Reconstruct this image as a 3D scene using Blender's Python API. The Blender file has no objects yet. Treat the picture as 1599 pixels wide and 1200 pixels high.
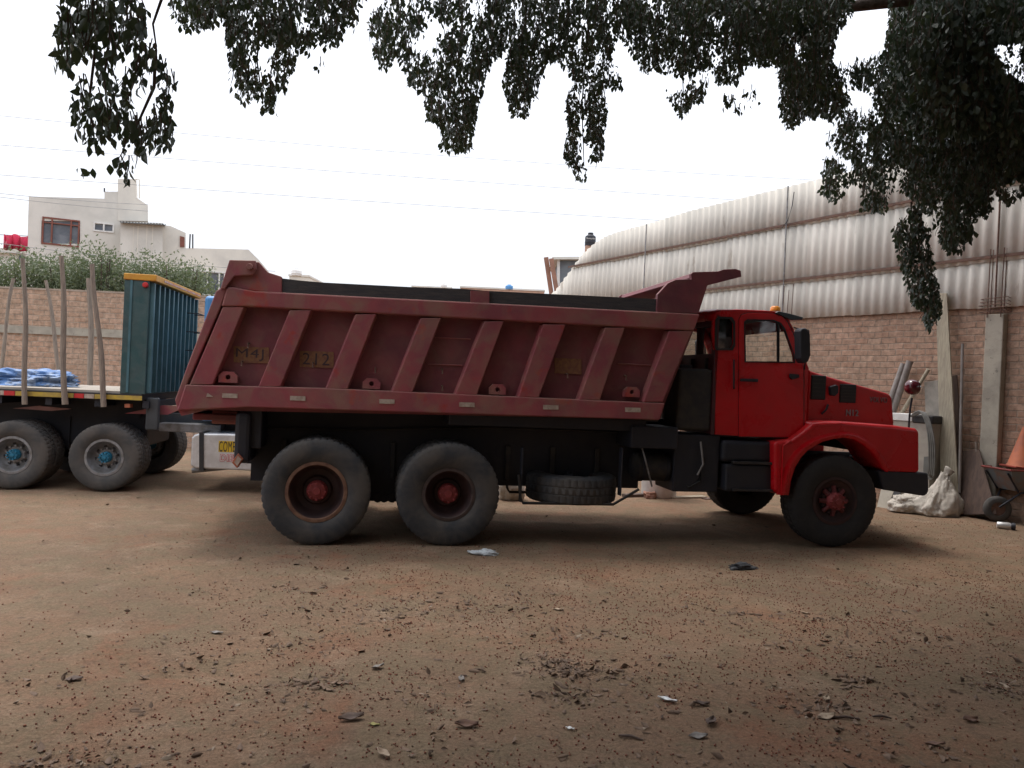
import bpy, bmesh, math, random
import numpy as np
from mathutils import Vector, Matrix
random.seed(7); rng = np.random.default_rng(7)
S = bpy.context.scene; C = S.collection
R = math.radians
# ------------------------------------------------------------------ camera
FPX = 1210.0; H = 1.75; CX, CY = 799.5, 600.0
A = 0.045; PITCH = 4.0/FPX
F = Vector((0, math.cos(PITCH), -math.sin(PITCH)))
R0 = Vector((1, 0, 0)); U0 = R0.cross(F)
RT = (math.cos(A)*R0 + math.sin(A)*U0).normalized(); UP = (-math.sin(A)*R0 + math.cos(A)*U0).normalized()
CAM = Vector((0, 0, H))
cd = bpy.data.cameras.new('camera'); co = bpy.data.objects.new('camera', cd); C.objects.link(co)
cd.sensor_width = 36; cd.lens = 36*FPX/1599; cd.clip_end = 3000; cd.clip_start = 0.05
m = Matrix((RT, UP, -F)).transposed().to_4x4(); m.translation = CAM; co.matrix_world = m
S.camera = co
# ------------------------------------------------------------------ world and sun
SUN_EL, SUN_AZ = 70, -45       # sun high behind the truck, a little to the left
w = bpy.data.worlds.new('World'); S.world = w; w.use_nodes = True
nt = w.node_tree; nt.nodes.clear()
sky = nt.nodes.new('ShaderNodeTexSky'); sky.sky_type = 'NISHITA'; sky.sun_disc = False
sky.sun_elevation = R(SUN_EL); sky.sun_rotation = R(SUN_AZ); sky.air_density = 1.0; sky.dust_density = 6.0; sky.ozone_density = 1.0
mx = nt.nodes.new('ShaderNodeMix'); mx.data_type = 'RGBA'; mx.inputs[0].default_value = 0.75
mx.inputs[7].default_value = (9.6, 9.9, 10.6, 1)   # cloud cover
bg = nt.nodes.new('ShaderNodeBackground'); bg.inputs[1].default_value = 0.14
ow = nt.nodes.new('ShaderNodeOutputWorld')
nt.links.new(sky.outputs[0], mx.inputs[6])
# an overcast sky is about twice as bright overhead as at the horizon
tcw = nt.nodes.new('ShaderNodeTexCoord'); spw = nt.nodes.new('ShaderNodeSeparateXYZ'); nt.links.new(tcw.outputs['Generated'], spw.inputs[0])
mrw = nt.nodes.new('ShaderNodeMapRange'); mrw.inputs[3].default_value = .60; mrw.inputs[4].default_value = 1.35; nt.links.new(spw.outputs[2], mrw.inputs[0])
muw = nt.nodes.new('ShaderNodeMix'); muw.data_type = 'RGBA'; muw.blend_type = 'MULTIPLY'; muw.inputs[0].default_value = 1
nt.links.new(mx.outputs[2], muw.inputs[6]); nt.links.new(mrw.outputs[0], muw.inputs[7]); nt.links.new(muw.outputs[2], bg.inputs[0]); nt.links.new(bg.outputs[0], ow.inputs[0])
sl = bpy.data.lights.new('sun', 'SUN'); sl.energy = 1.0; sl.angle = R(14); sl.color = (1, .96, .9)
so = bpy.data.objects.new('sun', sl); C.objects.link(so)
sd = Vector((math.sin(R(SUN_AZ))*math.cos(R(SUN_EL)), math.cos(R(SUN_AZ))*math.cos(R(SUN_EL)), math.sin(R(SUN_EL))))
so.rotation_euler = sd.to_track_quat('Z', 'Y').to_euler(); so.location = (0, 0, 30)
S.render.engine = 'CYCLES'
S.view_settings.view_transform = 'Standard'; S.view_settings.look = 'None'
S.view_settings.gamma = 1; S.view_settings.exposure = 0.45
# ------------------------------------------------------------------ projection helpers
def ray(px, py): return F + RT*((px-CX)/FPX) - UP*((py-CY)/FPX)
def at_depth(px, py, d): return CAM + ray(px, py)*d
def at_z(px, py, z=0.0):
    r = ray(px, py); return CAM + r*((z-H)/r.z)
class Frame:
    def __init__(s, o, d):
        s.o = Vector(o); s.d = Vector(d).normalized(); s.l = Vector((-s.d.y, s.d.x, 0)); s.rz = math.atan2(s.d.y, s.d.x)
    def loc(s, px, py, yl=0.0):                 # pixel -> local point in the plane y = yl
        r = ray(px, py); t = (yl - (CAM-s.o).dot(s.l))/r.dot(s.l); p = CAM + r*t - s.o
        return Vector((p.dot(s.d), yl, p.z))
    def xz(s, pts, yl=0.0): return [(q.x, q.z) for q in (s.loc(a, b, yl) for a, b in pts)]
    def world(s, p): return s.o + s.d*p[0] + s.l*p[1] + Vector((0, 0, p[2]))
    def local(s, p): q = Vector(p)-s.o; return Vector((q.dot(s.d), q.dot(s.l), q.z))
# ------------------------------------------------------------------ materials
MATS = {}
def mat(name, c1, c2=None, scale=4, rough=.6, metal=0, bump=0, bscale=40, lo=.4, hi=.62, dust=None, damt=.8, spec=.5, stretch=(1, 1, 1), c3=None, s3=30, l3=.62, emit=None, coat=0):
    if name in MATS: return MATS[name]
    m = bpy.data.materials.new(name); m.use_nodes = True; n = m.node_tree.nodes; L = m.node_tree.links
    b = n['Principled BSDF']; b.inputs['Roughness'].default_value = rough; b.inputs['Metallic'].default_value = metal
    b.inputs['Specular IOR Level'].default_value = spec; b.inputs['Coat Weight'].default_value = coat
    tc = n.new('ShaderNodeTexCoord'); mp = n.new('ShaderNodeMapping'); mp.inputs['Scale'].default_value = stretch
    L.new(tc.outputs['Object'], mp.inputs[0])
    def noise(sc, det=8, dist=0):
        q = n.new('ShaderNodeTexNoise'); q.inputs['Scale'].default_value = sc; q.inputs['Detail'].default_value = det
        q.inputs['Roughness'].default_value = .6; q.inputs['Distortion'].default_value = dist; L.new(mp.outputs[0], q.inputs['Vector']); return q
    def ramp(src, a, b2):
        q = n.new('ShaderNodeMapRange'); q.inputs[1].default_value = a; q.inputs[2].default_value = b2; L.new(src, q.inputs[0]); return q.outputs[0]
    def mixc(f, ca, cb):
        q = n.new('ShaderNodeMix'); q.data_type = 'RGBA'
        if hasattr(f, 'links'): L.new(f, q.inputs[0])
        else: q.inputs[0].default_value = f
        for i, c in ((6, ca), (7, cb)):
            if isinstance(c, tuple): q.inputs[i].default_value = (*c, 1)
            else: L.new(c, q.inputs[i])
        return q.outputs[2]
    c2 = c2 or tuple(x*.75 for x in c1)
    out = mixc(ramp(noise(scale, 8, .4).outputs[0], lo, hi), tuple(c1), tuple(c2))
    if c3: out = mixc(ramp(noise(s3, 5).outputs[0], l3, l3+.06), out, tuple(c3))
    if dust:
        g = n.new('ShaderNodeNewGeometry'); sx = n.new('ShaderNodeSeparateXYZ'); L.new(g.outputs['Normal'], sx.inputs[0])
        up = ramp(sx.outputs[2], .25, .8)
        nz = ramp(noise(scale*1.7, 9, .8).outputs[0], .42, .72)
        mm = n.new('ShaderNodeMath'); mm.operation = 'MAXIMUM'; L.new(up, mm.inputs[0]); L.new(nz, mm.inputs[1])
        m2 = n.new('ShaderNodeMath'); m2.operation = 'MULTIPLY'; m2.inputs[1].default_value = damt; L.new(mm.outputs[0], m2.inputs[0])
        out = mixc(m2.outputs[0], out, tuple(dust))
        rr = n.new('ShaderNodeMapRange'); rr.inputs[3].default_value = rough; rr.inputs[4].default_value = .9
        L.new(m2.outputs[0], rr.inputs[0]); L.new(rr.outputs[0], b.inputs['Roughness'])
    L.new(out, b.inputs['Base Color'])
    if emit: b.inputs['Emission Color'].default_value = (*emit, 1); b.inputs['Emission Strength'].default_value = 1
    if bump:
        bp = n.new('ShaderNodeBump'); bp.inputs['Strength'].default_value = 1; bp.inputs['Distance'].default_value = bump
        L.new(noise(bscale, 6).outputs[0], bp.inputs['Height']); L.new(bp.outputs[0], b.inputs['Normal'])
    MATS[name] = m; return m
def brick_mat(name, ca, cb, mortar, bw=.25, bh=.105, stain=(.2, .15, .12)):
    m = bpy.data.materials.new(name); m.use_nodes = True; n = m.node_tree.nodes; L = m.node_tree.links
    b = n['Principled BSDF']; b.inputs['Roughness'].default_value = .92; b.inputs['Specular IOR Level'].default_value = .2
    tc = n.new('ShaderNodeTexCoord'); sp = n.new('ShaderNodeSeparateXYZ'); cb_ = n.new('ShaderNodeCombineXYZ')
    L.new(tc.outputs['Object'], sp.inputs[0])
    nz = n.new('ShaderNodeTexNoise'); nz.inputs['Scale'].default_value = 2.2; nz.inputs['Detail'].default_value = 5; L.new(tc.outputs['Object'], nz.inputs['Vector'])
    wob = n.new('ShaderNodeMath'); wob.operation = 'MULTIPLY_ADD'; wob.inputs[1].default_value = .06; L.new(nz.outputs[0], wob.inputs[0]); L.new(sp.outputs[2], wob.inputs[2])
    wx = n.new('ShaderNodeMath'); wx.operation = 'MULTIPLY_ADD'; wx.inputs[1].default_value = .08; L.new(nz.outputs[0], wx.inputs[0]); L.new(sp.outputs[0], wx.inputs[2])
    L.new(wx.outputs[0], cb_.inputs[0]); L.new(wob.outputs[0], cb_.inputs[1])
    br = n.new('ShaderNodeTexBrick'); br.inputs['Scale'].default_value = 1; br.inputs['Brick Width'].default_value = bw; br.inputs['Row Height'].default_value = bh
    br.inputs['Mortar Size'].default_value = .011; br.inputs['Mortar Smooth'].default_value = .6; br.inputs['Bias'].default_value = -.1
    br.inputs['Color1'].default_value = (*ca, 1); br.inputs['Color2'].default_value = (*cb, 1); br.inputs['Mortar'].default_value = (*mortar, 1)
    L.new(cb_.outputs[0], br.inputs['Vector'])
    n2 = n.new('ShaderNodeTexNoise'); n2.inputs['Scale'].default_value = 1.1; n2.inputs['Detail'].default_value = 9; n2.inputs['Roughness'].default_value = .7; L.new(tc.outputs['Object'], n2.inputs['Vector'])
    r2 = n.new('ShaderNodeMapRange'); r2.inputs[1].default_value = .38; r2.inputs[2].default_value = .68; r2.inputs[4].default_value = .85; L.new(n2.outputs[0], r2.inputs[0])
    mi = n.new('ShaderNodeMix'); mi.data_type = 'RGBA'; mi.inputs[7].default_value = (*stain, 1); L.new(r2.outputs[0], mi.inputs[0]); L.new(br.outputs[0], mi.inputs[6])
    n3 = n.new('ShaderNodeTexNoise'); n3.inputs['Scale'].default_value = 9; n3.inputs['Detail'].default_value = 8; n3.inputs['Roughness'].default_value = .75; L.new(tc.outputs['Object'], n3.inputs['Vector'])
    r3 = n.new('ShaderNodeMapRange'); r3.inputs[1].default_value = .3; r3.inputs[2].default_value = .7; r3.inputs[3].default_value = .5; r3.inputs[4].default_value = 1.45; L.new(n3.outputs[0], r3.inputs[0])
    mu = n.new('ShaderNodeMix'); mu.data_type = 'RGBA'; mu.blend_type = 'MULTIPLY'; mu.inputs[0].default_value = 1; L.new(mi.outputs[2], mu.inputs[6]); L.new(r3.outputs[0], mu.inputs[7])
    L.new(mu.outputs[2], b.inputs['Base Color'])
    ad = n.new('ShaderNodeMath'); ad.operation = 'MULTIPLY_ADD'; ad.inputs[1].default_value = -1.0; L.new(br.outputs['Fac'], ad.inputs[0]); L.new(n3.outputs[0], ad.inputs[2])
    bp = n.new('ShaderNodeBump'); bp.inputs['Distance'].default_value = .014; bp.inputs['Strength'].default_value = .9; L.new(ad.outputs[0], bp.inputs['Height']); L.new(bp.outputs[0], b.inputs['Normal'])
    return m
def glass_mat(name, tint=(.8, .85, .85), refl=.12, alpha=.8, ior=1.45):
    m = bpy.data.materials.new(name); m.use_nodes = True; n = m.node_tree.nodes; L = m.node_tree.links; n.clear()
    t = n.new('ShaderNodeBsdfTransparent'); t.inputs[0].default_value = (*[c*alpha for c in tint], 1)
    g = n.new('ShaderNodeBsdfGlossy'); g.inputs['Roughness'].default_value = .04
    fr = n.new('ShaderNodeFresnel'); fr.inputs[0].default_value = ior
    mm = n.new('ShaderNodeMath'); mm.operation = 'MAXIMUM'; mm.inputs[1].default_value = refl; L.new(fr.outputs[0], mm.inputs[0])
    mi = n.new('ShaderNodeMixShader'); L.new(mm.outputs[0], mi.inputs[0]); L.new(t.outputs[0], mi.inputs[1]); L.new(g.outputs[0], mi.inputs[2])
    o = n.new('ShaderNodeOutputMaterial'); L.new(mi.outputs[0], o.inputs[0]); return m
# ------------------------------------------------------------------ mesh helpers
def link(name, me, m=None, parent=None):
    o = bpy.data.objects.new(name, me); C.objects.link(o)
    if m is not None: me.materials.append(m)
    if parent is not None: o.parent = parent
    return o
def fin(name, bm, m, parent=None, smooth=False, bevel=0, seg=2, autos=None):
    bmesh.ops.recalc_face_normals(bm, faces=bm.faces)
    me = bpy.data.meshes.new(name); bm.to_mesh(me); bm.free()
    if smooth or autos:
        for p in me.polygons: p.use_smooth = True
    o = link(name, me, m, parent)
    if bevel:
        b = o.modifiers.new('bevel', 'BEVEL'); b.width = bevel; b.segments = seg; b.limit_method = 'ANGLE'; b.angle_limit = R(35)
        if smooth: b.harden_normals = False
    if autos: me.set_sharp_from_angle(angle=R(autos))
    return o
def tag(o, label=None, cat=None, group=None, kind=None):
    if label: o['label'] = label
    if cat: o['category'] = cat
    if group: o['group'] = group
    if kind: o['kind'] = kind
    return o
def empty(name, loc=(0, 0, 0), rz=0, **k):
    o = bpy.data.objects.new(name, None); C.objects.link(o); o.location = loc; o.rotation_euler = (0, 0, rz); o.empty_display_size = .2
    return tag(o, **k)
def b_box(bm, x0, x1, y0, y1, z0, z1, rot=None):
    vs = [bm.verts.new((x, y, z)) for x in (x0, x1) for y in (y0, y1) for z in (z0, z1)]
    for f in ((0, 1, 3, 2), (4, 6, 7, 5), (0, 4, 5, 1), (2, 3, 7, 6), (0, 2, 6, 4), (1, 5, 7, 3)): bm.faces.new([vs[i] for i in f])
    return vs
def box(name, dims, m, parent=None, bevel=0, **k):
    bm = bmesh.new(); b_box(bm, *dims); return fin(name, bm, m, parent, bevel=bevel, **k)
def b_ext(bm, pts, y0, y1, holes=()):
    """plate from (x,z) outline between y0 and y1, holes allowed"""
    loops = [pts]+list(holes); edges = []; lv = []
    for lp in loops:
        vs = [bm.verts.new((x, y0, z)) for x, z in lp]; lv.append(vs)
        for i in range(len(vs)): edges.append(bm.edges.new((vs[i], vs[(i+1) % len(vs)])))
    r = bmesh.ops.triangle_fill(bm, use_beauty=True, use_dissolve=False, edges=edges, normal=(0, -1, 0))
    fs = [f for f in r['geom'] if isinstance(f, bmesh.types.BMFace)]
    mp = {}
    for vs in lv:
        for v in vs: mp[v] = bm.verts.new((v.co.x, y1, v.co.z))
    for f in fs: bm.faces.new([mp[v] for v in reversed(f.verts)])
    for vs in lv:
        for i in range(len(vs)):
            a, b = vs[i], vs[(i+1) % len(vs)]; bm.faces.new((a, b, mp[b], mp[a]))
def ext(name, pts, y0, y1, m, parent=None, holes=(), bevel=0, **k):
    bm = bmesh.new(); b_ext(bm, pts, y0, y1, holes)
    bmesh.ops.recalc_face_normals(bm, faces=bm.faces)
    bmesh.ops.dissolve_limit(bm, angle_limit=R(1), verts=bm.verts, edges=bm.edges)
    return fin(name, bm, m, parent, bevel=bevel, **k)
def b_tube(bm, pts, r, seg=8, cap=True):
    pts = [Vector(p) for p in pts]; rs = r if isinstance(r, (list, tuple)) else [r]*len(pts); rings = []
    for i, p in enumerate(pts):
        d = (pts[min(i+1, len(pts)-1)]-pts[max(i-1, 0)]).normalized()
        a = d.cross(Vector((0, 0, 1)) if abs(d.z) < .9 else Vector((1, 0, 0))).normalized(); b = d.cross(a)
        rings.append([bm.verts.new(p+(a*math.cos(t)+b*math.sin(t))*rs[i]) for t in (2*math.pi*j/seg for j in range(seg))])
    for i in range(len(rings)-1):
        for j in range(seg): bm.faces.new((rings[i][j], rings[i][(j+1) % seg], rings[i+1][(j+1) % seg], rings[i+1][j]))
    if cap: bm.faces.new(rings[0]); bm.faces.new(rings[-1])
def tube(name, pts, r, m, parent=None, seg=8):
    bm = bmesh.new(); b_tube(bm, pts, r, seg); return fin(name, bm, m, parent, autos=50)
def b_lathe(bm, prof, seg=48, axis='y', c=(0, 0, 0), mod=None, cap=True):
    """prof: list of (r, a); closed ring when first/last r=0"""
    rings = []; c = Vector(c)
    for k, (r, a) in enumerate(prof):
        ring = []
        for j in range(seg):
            t = 2*math.pi*j/seg; rr = r*(mod(k, j) if mod else 1)
            x, y = rr*math.cos(t), rr*math.sin(t)
            v = Vector((x, a, y)) if axis == 'y' else (Vector((x, y, a)) if axis == 'z' else Vector((a, x, y)))
            ring.append(bm.verts.new(c+v))
        rings.append(ring)
    for i in range(len(rings)-1):
        for j in range(seg): bm.faces.new((rings[i][j], rings[i][(j+1) % seg], rings[i+1][(j+1) % seg], rings[i+1][j]))
    for ring, (r, a) in ((rings[0], prof[0]), (rings[-1], prof[-1])):
        if cap and r > 1e-6 and prof[0] != prof[-1]: bm.faces.new(ring)
def lathe(name, prof, m, parent=None, seg=48, axis='y', c=(0, 0, 0), mod=None, autos=40, cap=True):
    bm = bmesh.new(); b_lathe(bm, prof, seg, axis, c, mod, cap); bmesh.ops.remove_doubles(bm, verts=bm.verts, dist=1e-5)
    return fin(name, bm, m, parent, autos=autos)
def text_obj(name, s, x, z, y, w, h, m, parent, depth=.004, bold=0.0, slant=0):
    """flat lettering in the plane y, facing -y, lower-left (x,z), fitted to w by h"""
    cu = bpy.data.curves.new('txt', 'FONT'); cu.body = s; cu.extrude = .02; cu.offset = bold; cu.shear = slant; cu.space_character = 1.12
    o = bpy.data.objects.new('txt', cu); C.objects.link(o)
    dg = bpy.context.evaluated_depsgraph_get(); me = bpy.data.meshes.new_from_object(o.evaluated_get(dg))
    bpy.data.objects.remove(o); bpy.data.curves.remove(cu)
    n = len(me.vertices); a = np.empty(n*3); me.vertices.foreach_get('co', a); a = a.reshape(-1, 3)
    mn, mxx = a.min(0), a.max(0); sc = np.array([w/(mxx[0]-mn[0]), h/(mxx[1]-mn[1])])
    q = np.empty_like(a); q[:, 0] = x+(a[:, 0]-mn[0])*sc[0]; q[:, 2] = z+(a[:, 1]-mn[1])*sc[1]; q[:, 1] = y-(a[:, 2]-mn[2])/(mxx[2]-mn[2])*depth
    me.vertices.foreach_set('co', q.ravel()); me.update(); me.name = name
    return link(name, me, m, parent)
def copy_tree(o, parent=None):
    c = o.copy(); C.objects.link(c); c.parent = parent
    for ch in list(o.children): copy_tree(ch, c)
    return c
def leaves(name, pos, length, m, parent=None, droop=1.0, width=.5, fold=.18, dirs=None, jit=.55, flat=None):
    n = len(pos); pos = np.asarray(pos, float); length = np.asarray(length, float).reshape(-1, 1)
    if dirs is None: d = np.tile([0, 0, -droop], (n, 1)) + rng.normal(0, jit, (n, 3))
    else: d = dirs
    d = d/np.linalg.norm(d, axis=1, keepdims=True)
    r = rng.normal(0, 1, (n, 3)) if flat is None else np.array([0, 0, 1.0])+rng.normal(0, flat, (n, 3)); s = np.cross(d, r); s /= np.linalg.norm(s, axis=1, keepdims=True); nn = np.cross(d, s)
    wv = width*rng.uniform(.8, 1.15, (n, 1))
    T = [(0, 0, 0), (.36, .28, .6), (.5, .5, 1), (.3, .78, .5), (0, 1.05, 0), (-.3, .78, .5), (-.5, .5, 1), (-.36, .28, .6)]
    V = np.stack([pos + s*(tx*wv*length) + d*(ty*length) + nn*(tz*fold*length) for tx, ty, tz in T], 1).reshape(-1, 3)
    base = (np.arange(n)*8).reshape(-1, 1)
    Fc = np.concatenate([base+np.array([[0, 1, 2, 3]]), base+np.array([[0, 3, 4, 4]]), ], 0)
    quads = np.concatenate([np.hstack([base+0, base+1, base+2, base+3]), np.hstack([base+0, base+5, base+6, base+7])], 0)
    tris = np.concatenate([np.hstack([base+0, base+3, base+4]), np.hstack([base+0, base+4, base+5])], 0)
    me = bpy.data.meshes.new(name); me.vertices.add(len(V)); me.vertices.foreach_set('co', V.ravel())
    nl = quads.size+tris.size; me.loops.add(nl); me.loops.foreach_set('vertex_index', np.concatenate([quads.ravel(), tris.ravel()]).astype(np.int32))
    npoly = len(quads)+len(tris); me.polygons.add(npoly)
    st = np.concatenate([np.arange(len(quads))*4, quads.size+np.arange(len(tris))*3]).astype(np.int32)
    me.polygons.foreach_set('loop_start', st)
    me.update(calc_edges=True); me.validate()
    return link(name, me, m, parent)
def blobs(name, pos, rad, m, parent=None, flat=1.0):
    """many tiny faceted balls in one mesh"""
    bm = bmesh.new(); bmesh.ops.create_icosphere(bm, subdivisions=1, radius=1); me0 = bpy.data.meshes.new('t'); bm.to_mesh(me0); bm.free()
    v = np.array([q.co[:] for q in me0.vertices]); f = np.array([p.vertices[:] for p in me0.polygons]); bpy.data.meshes.remove(me0)
    n = len(pos); sc = rad.reshape(-1, 1, 1)*rng.uniform(.75, 1.25, (n, 1, 3)); V = (v[None]*sc*np.array([1, 1, flat])+pos[:, None, :]).reshape(-1, 3)
    Fc = (f[None]+(np.arange(n)*len(v)).reshape(-1, 1, 1)).reshape(-1, 3)
    me = bpy.data.meshes.new(name); me.vertices.add(len(V)); me.vertices.foreach_set('co', V.ravel())
    me.loops.add(Fc.size); me.loops.foreach_set('vertex_index', Fc.ravel().astype(np.int32)); me.polygons.add(len(Fc))
    me.polygons.foreach_set('loop_start', (np.arange(len(Fc))*3).astype(np.int32))
    me.polygons.foreach_set('use_smooth', np.ones(len(Fc), bool)); me.update(calc_edges=True)
    return link(name, me, m, parent)
def inpoly(P, poly):
    x, y = P[:, 0], P[:, 1]; c = np.zeros(len(P), bool); n = len(poly)
    for i in range(n):
        x0, y0 = poly[i]; x1, y1 = poly[(i+1) % n]
        if y0 == y1: continue
        t = ((y0 > y) != (y1 > y)) & (x < (x1-x0)*(y-y0)/(y1-y0)+x0); c ^= t
    return c
# ------------------------------------------------------------------ palette
dirt_c = (.33, .235, .165)
M_bed = mat('faded_maroon_paint', (.32, .072, .084), (.24, .062, .078), 2.2, .55, dust=(.27, .17, .12), damt=.72, bump=.0015, bscale=60, c3=(.36, .05, .045), s3=3, l3=.6)
M_bed2 = mat('dull_maroon_panel', (.20, .044, .056), (.14, .038, .050), 2.5, .6, dust=(.22, .14, .10), damt=.35, bump=.002, bscale=30)
M_cab = mat('glossy_red_paint', (.56, .005, .012), (.44, .006, .010), 1.5, .27, spec=.35, dust=(.30, .09, .07), damt=.16, bump=.0006, bscale=15)
M_blk = mat('black_chassis', (.013, .015, .024), (.020, .020, .026), 6, .6, bump=.001)
M_blk2 = mat('dark_steel', (.03, .03, .034), (.05, .045, .04), 8, .55, metal=.3, bump=.001)
M_rub = mat('tyre_rubber', (.038, .040, .045), (.085, .076, .068), 3.5, .75, bump=.0015, bscale=60)
M_rubd = mat('dusty_tyre_rubber', (.060, .058, .056), (.10, .088, .078), 4, .9, bump=.002, bscale=60)
M_rimo = mat('rusty_tan_rim', (.22, .12, .075), (.13, .06, .04), 8, .7, bump=.001)
M_rimi = mat('dark_rust_rim', (.05, .022, .02), (.03, .016, .016), 8, .7)
M_hub = mat('red_hub', (.24, .035, .035), (.2, .03, .03), 15, .6, bump=.002, bscale=60)
M_galv = mat('grey_steel_rim', (.30, .30, .31), (.19, .18, .17), 9, .5, metal=.4)
M_bhub = mat('blue_hub', (.02, .20, .34), (.02, .13, .2), 20, .5)
M_glass = glass_mat('window_glass', (.93, .96, .95), .05, .99, 1.3)
M_wsg = glass_mat('windscreen_glass', (.95, .97, .96), .03, .99, 1.06)
M_tim = mat('dark_weathered_timber', (.045, .043, .048), (.07, .062, .06), 5, .85, bump=.004, bscale=40, stretch=(1, 1, 8))
M_wood = mat('weathered_pole_wood', (.30, .24, .19), (.20, .16, .13), 9, .85, bump=.004, bscale=50, stretch=(6, 6, .6))
M_plank = mat('pale_plank_wood', (.42, .37, .27), (.30, .26, .20), 6, .85, bump=.002, bscale=50, stretch=(8, 8, .6), c3=(.2, .15, .1), s3=4, l3=.7)
M_ply = mat('brown_plywood', (.13, .085, .065), (.09, .06, .05), 4, .85, bump=.001, stretch=(6, 6, 1))
M_con = mat('raw_concrete', (.42, .38, .31), (.31, .28, .23), 3, .9, bump=.004, bscale=25, c3=(.2, .18, .15), s3=12, l3=.64)
M_cem = mat('cement_render', (.68, .65, .59), (.56, .54, .49), .8, .9, bump=.004, bscale=14, c3=(.47, .46, .43), s3=1.6, l3=.66)
M_cem2 = mat('pale_cement_render', (.74, .70, .62), (.62, .59, .53), .9, .9, bump=.004, bscale=14)
M_sack = mat('white_woven_sack', (.54, .49, .42), (.38, .34, .29), 5, .8, bump=.012, bscale=14, c3=(.26, .22, .18), s3=9, l3=.62)
M_teal = mat('teal_painted_steel', (.024, .075, .078), (.035, .07, .07), 4, .5, bump=.0015, bscale=50, dust=(.12, .15, .15), damt=.35)
M_teal2 = mat('light_teal_ribs', (.07, .16, .19), (.05, .12, .14), 5, .5)
M_yel = mat('yellow_paint', (.62, .30, .03), (.5, .22, .03), 6, .55)
M_rust = mat('rusty_steel', (.17, .095, .07), (.11, .065, .05), 15, .85, bump=.001)
M_alu = mat('brushed_aluminium', (.78, .78, .78), (.62, .61, .60), 5, .38, metal=.5, bump=.001, bscale=12)
M_white = mat('white_plastic', (.75, .74, .71), (.62, .6, .57), 5, .5)
M_blue = mat('blue_cab_paint', (.09, .30, .62), (.07, .24, .5), 3, .4)
M_pvc = mat('grey_plastic_pipe', (.30, .27, .25), (.22, .19, .17), 6, .55)
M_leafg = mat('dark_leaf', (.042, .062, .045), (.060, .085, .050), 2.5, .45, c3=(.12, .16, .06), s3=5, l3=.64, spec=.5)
M_bark = mat('grey_brown_bark', (.14, .10, .08), (.09, .065, .05), 8, .9, bump=.01, bscale=20, stretch=(3, 3, 1))
M_ora = mat('orange_plastic', (.50, .15, .07), (.36, .12, .07), 5, .7)
M_red = mat('red_tape', (.6, .03, .03)); M_dw = mat('dusty_white_tape', (.5, .42, .35), (.36, .27, .22), 20, .7)
M_wire = mat('cable_black', (.05, .05, .055))
def translucent(m, amt, col):
    n = m.node_tree.nodes; L = m.node_tree.links; b = n['Principled BSDF']; o = [q for q in n if q.type == 'OUTPUT_MATERIAL'][0]
    t = n.new('ShaderNodeBsdfTranslucent'); t.inputs[0].default_value = (*col, 1); x = n.new('ShaderNodeMixShader'); x.inputs[0].default_value = amt
    L.new(b.outputs[0], x.inputs[1]); L.new(t.outputs[0], x.inputs[2]); L.new(x.outputs[0], o.inputs[0])
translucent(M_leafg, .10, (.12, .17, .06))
# ------------------------------------------------------------------ ground
def axis(dense, step, far):
    a = list(np.arange(dense[0], dense[1]+1e-6, step)); x = dense[1]; s = step
    while x < far: s *= 1.5; x += s; a.append(x)
    x = dense[0]; s = step
    while x > -far: s *= 1.5; x -= s; a.insert(0, x)
    return np.array(a)
def vnoise(x, y, seed):
    r = np.random.default_rng(seed); g = r.uniform(-1, 1, (257, 257)); xi = np.floor(x).astype(int); yi = np.floor(y).astype(int); fx = x-xi; fy = y-yi
    fx = fx*fx*(3-2*fx); fy = fy*fy*(3-2*fy); a = lambda i, j: g[(xi+i) % 257, (yi+j) % 257]
    return (a(0, 0)*(1-fx)+a(1, 0)*fx)*(1-fy)+(a(0, 1)*(1-fx)+a(1, 1)*fx)*fy
gx = axis((-9, 9), .07, 900); gy = axis((1.5, 15), .07, 900)
X, Y = np.meshgrid(gx, gy, indexing='ij')
def rut(X, Y):
    r = 0
    for y0, k in ((9.9, .06), (11.7, .06), (6.3, -.10), (4.4, -.10)):
        d = (Y-(y0+k*X+.15*np.sin(X*.5)))/.16; r = r-.011*np.exp(-d*d)*(1+.35*np.sin(X*26)*(np.abs(d) < 1)) + .006*np.exp(-(np.abs(d)-1.5)**2*3)
    return r
def gh(X, Y):
    near = np.clip(1-np.maximum(np.abs(X)-9, np.maximum(1-Y, Y-15))/2, 0, 1)
    return near*(rut(X, Y)+.009*vnoise(X*1.3, Y*1.3, 1)+.006*vnoise(X*4, Y*4, 2)+.0035*vnoise(X*11, Y*11, 3)) - .004
Z = gh(X, Y)
V = np.stack([X, Y, Z], -1).reshape(-1, 3); nx_, ny_ = X.shape
idx = np.arange(nx_*ny_).reshape(nx_, ny_); Q = np.stack([idx[:-1, :-1], idx[1:, :-1], idx[1:, 1:], idx[:-1, 1:]], -1).reshape(-1, 4)
me = bpy.data.meshes.new('ground'); me.vertices.add(len(V)); me.vertices.foreach_set('co', V.ravel()); me.loops.add(Q.size)
me.loops.foreach_set('vertex_index', Q.ravel().astype(np.int32)); me.polygons.add(len(Q)); me.polygons.foreach_set('loop_start', (np.arange(len(Q))*4).astype(np.int32))
me.polygons.foreach_set('use_smooth', np.ones(len(Q), bool)); me.update(calc_edges=True)
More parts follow.
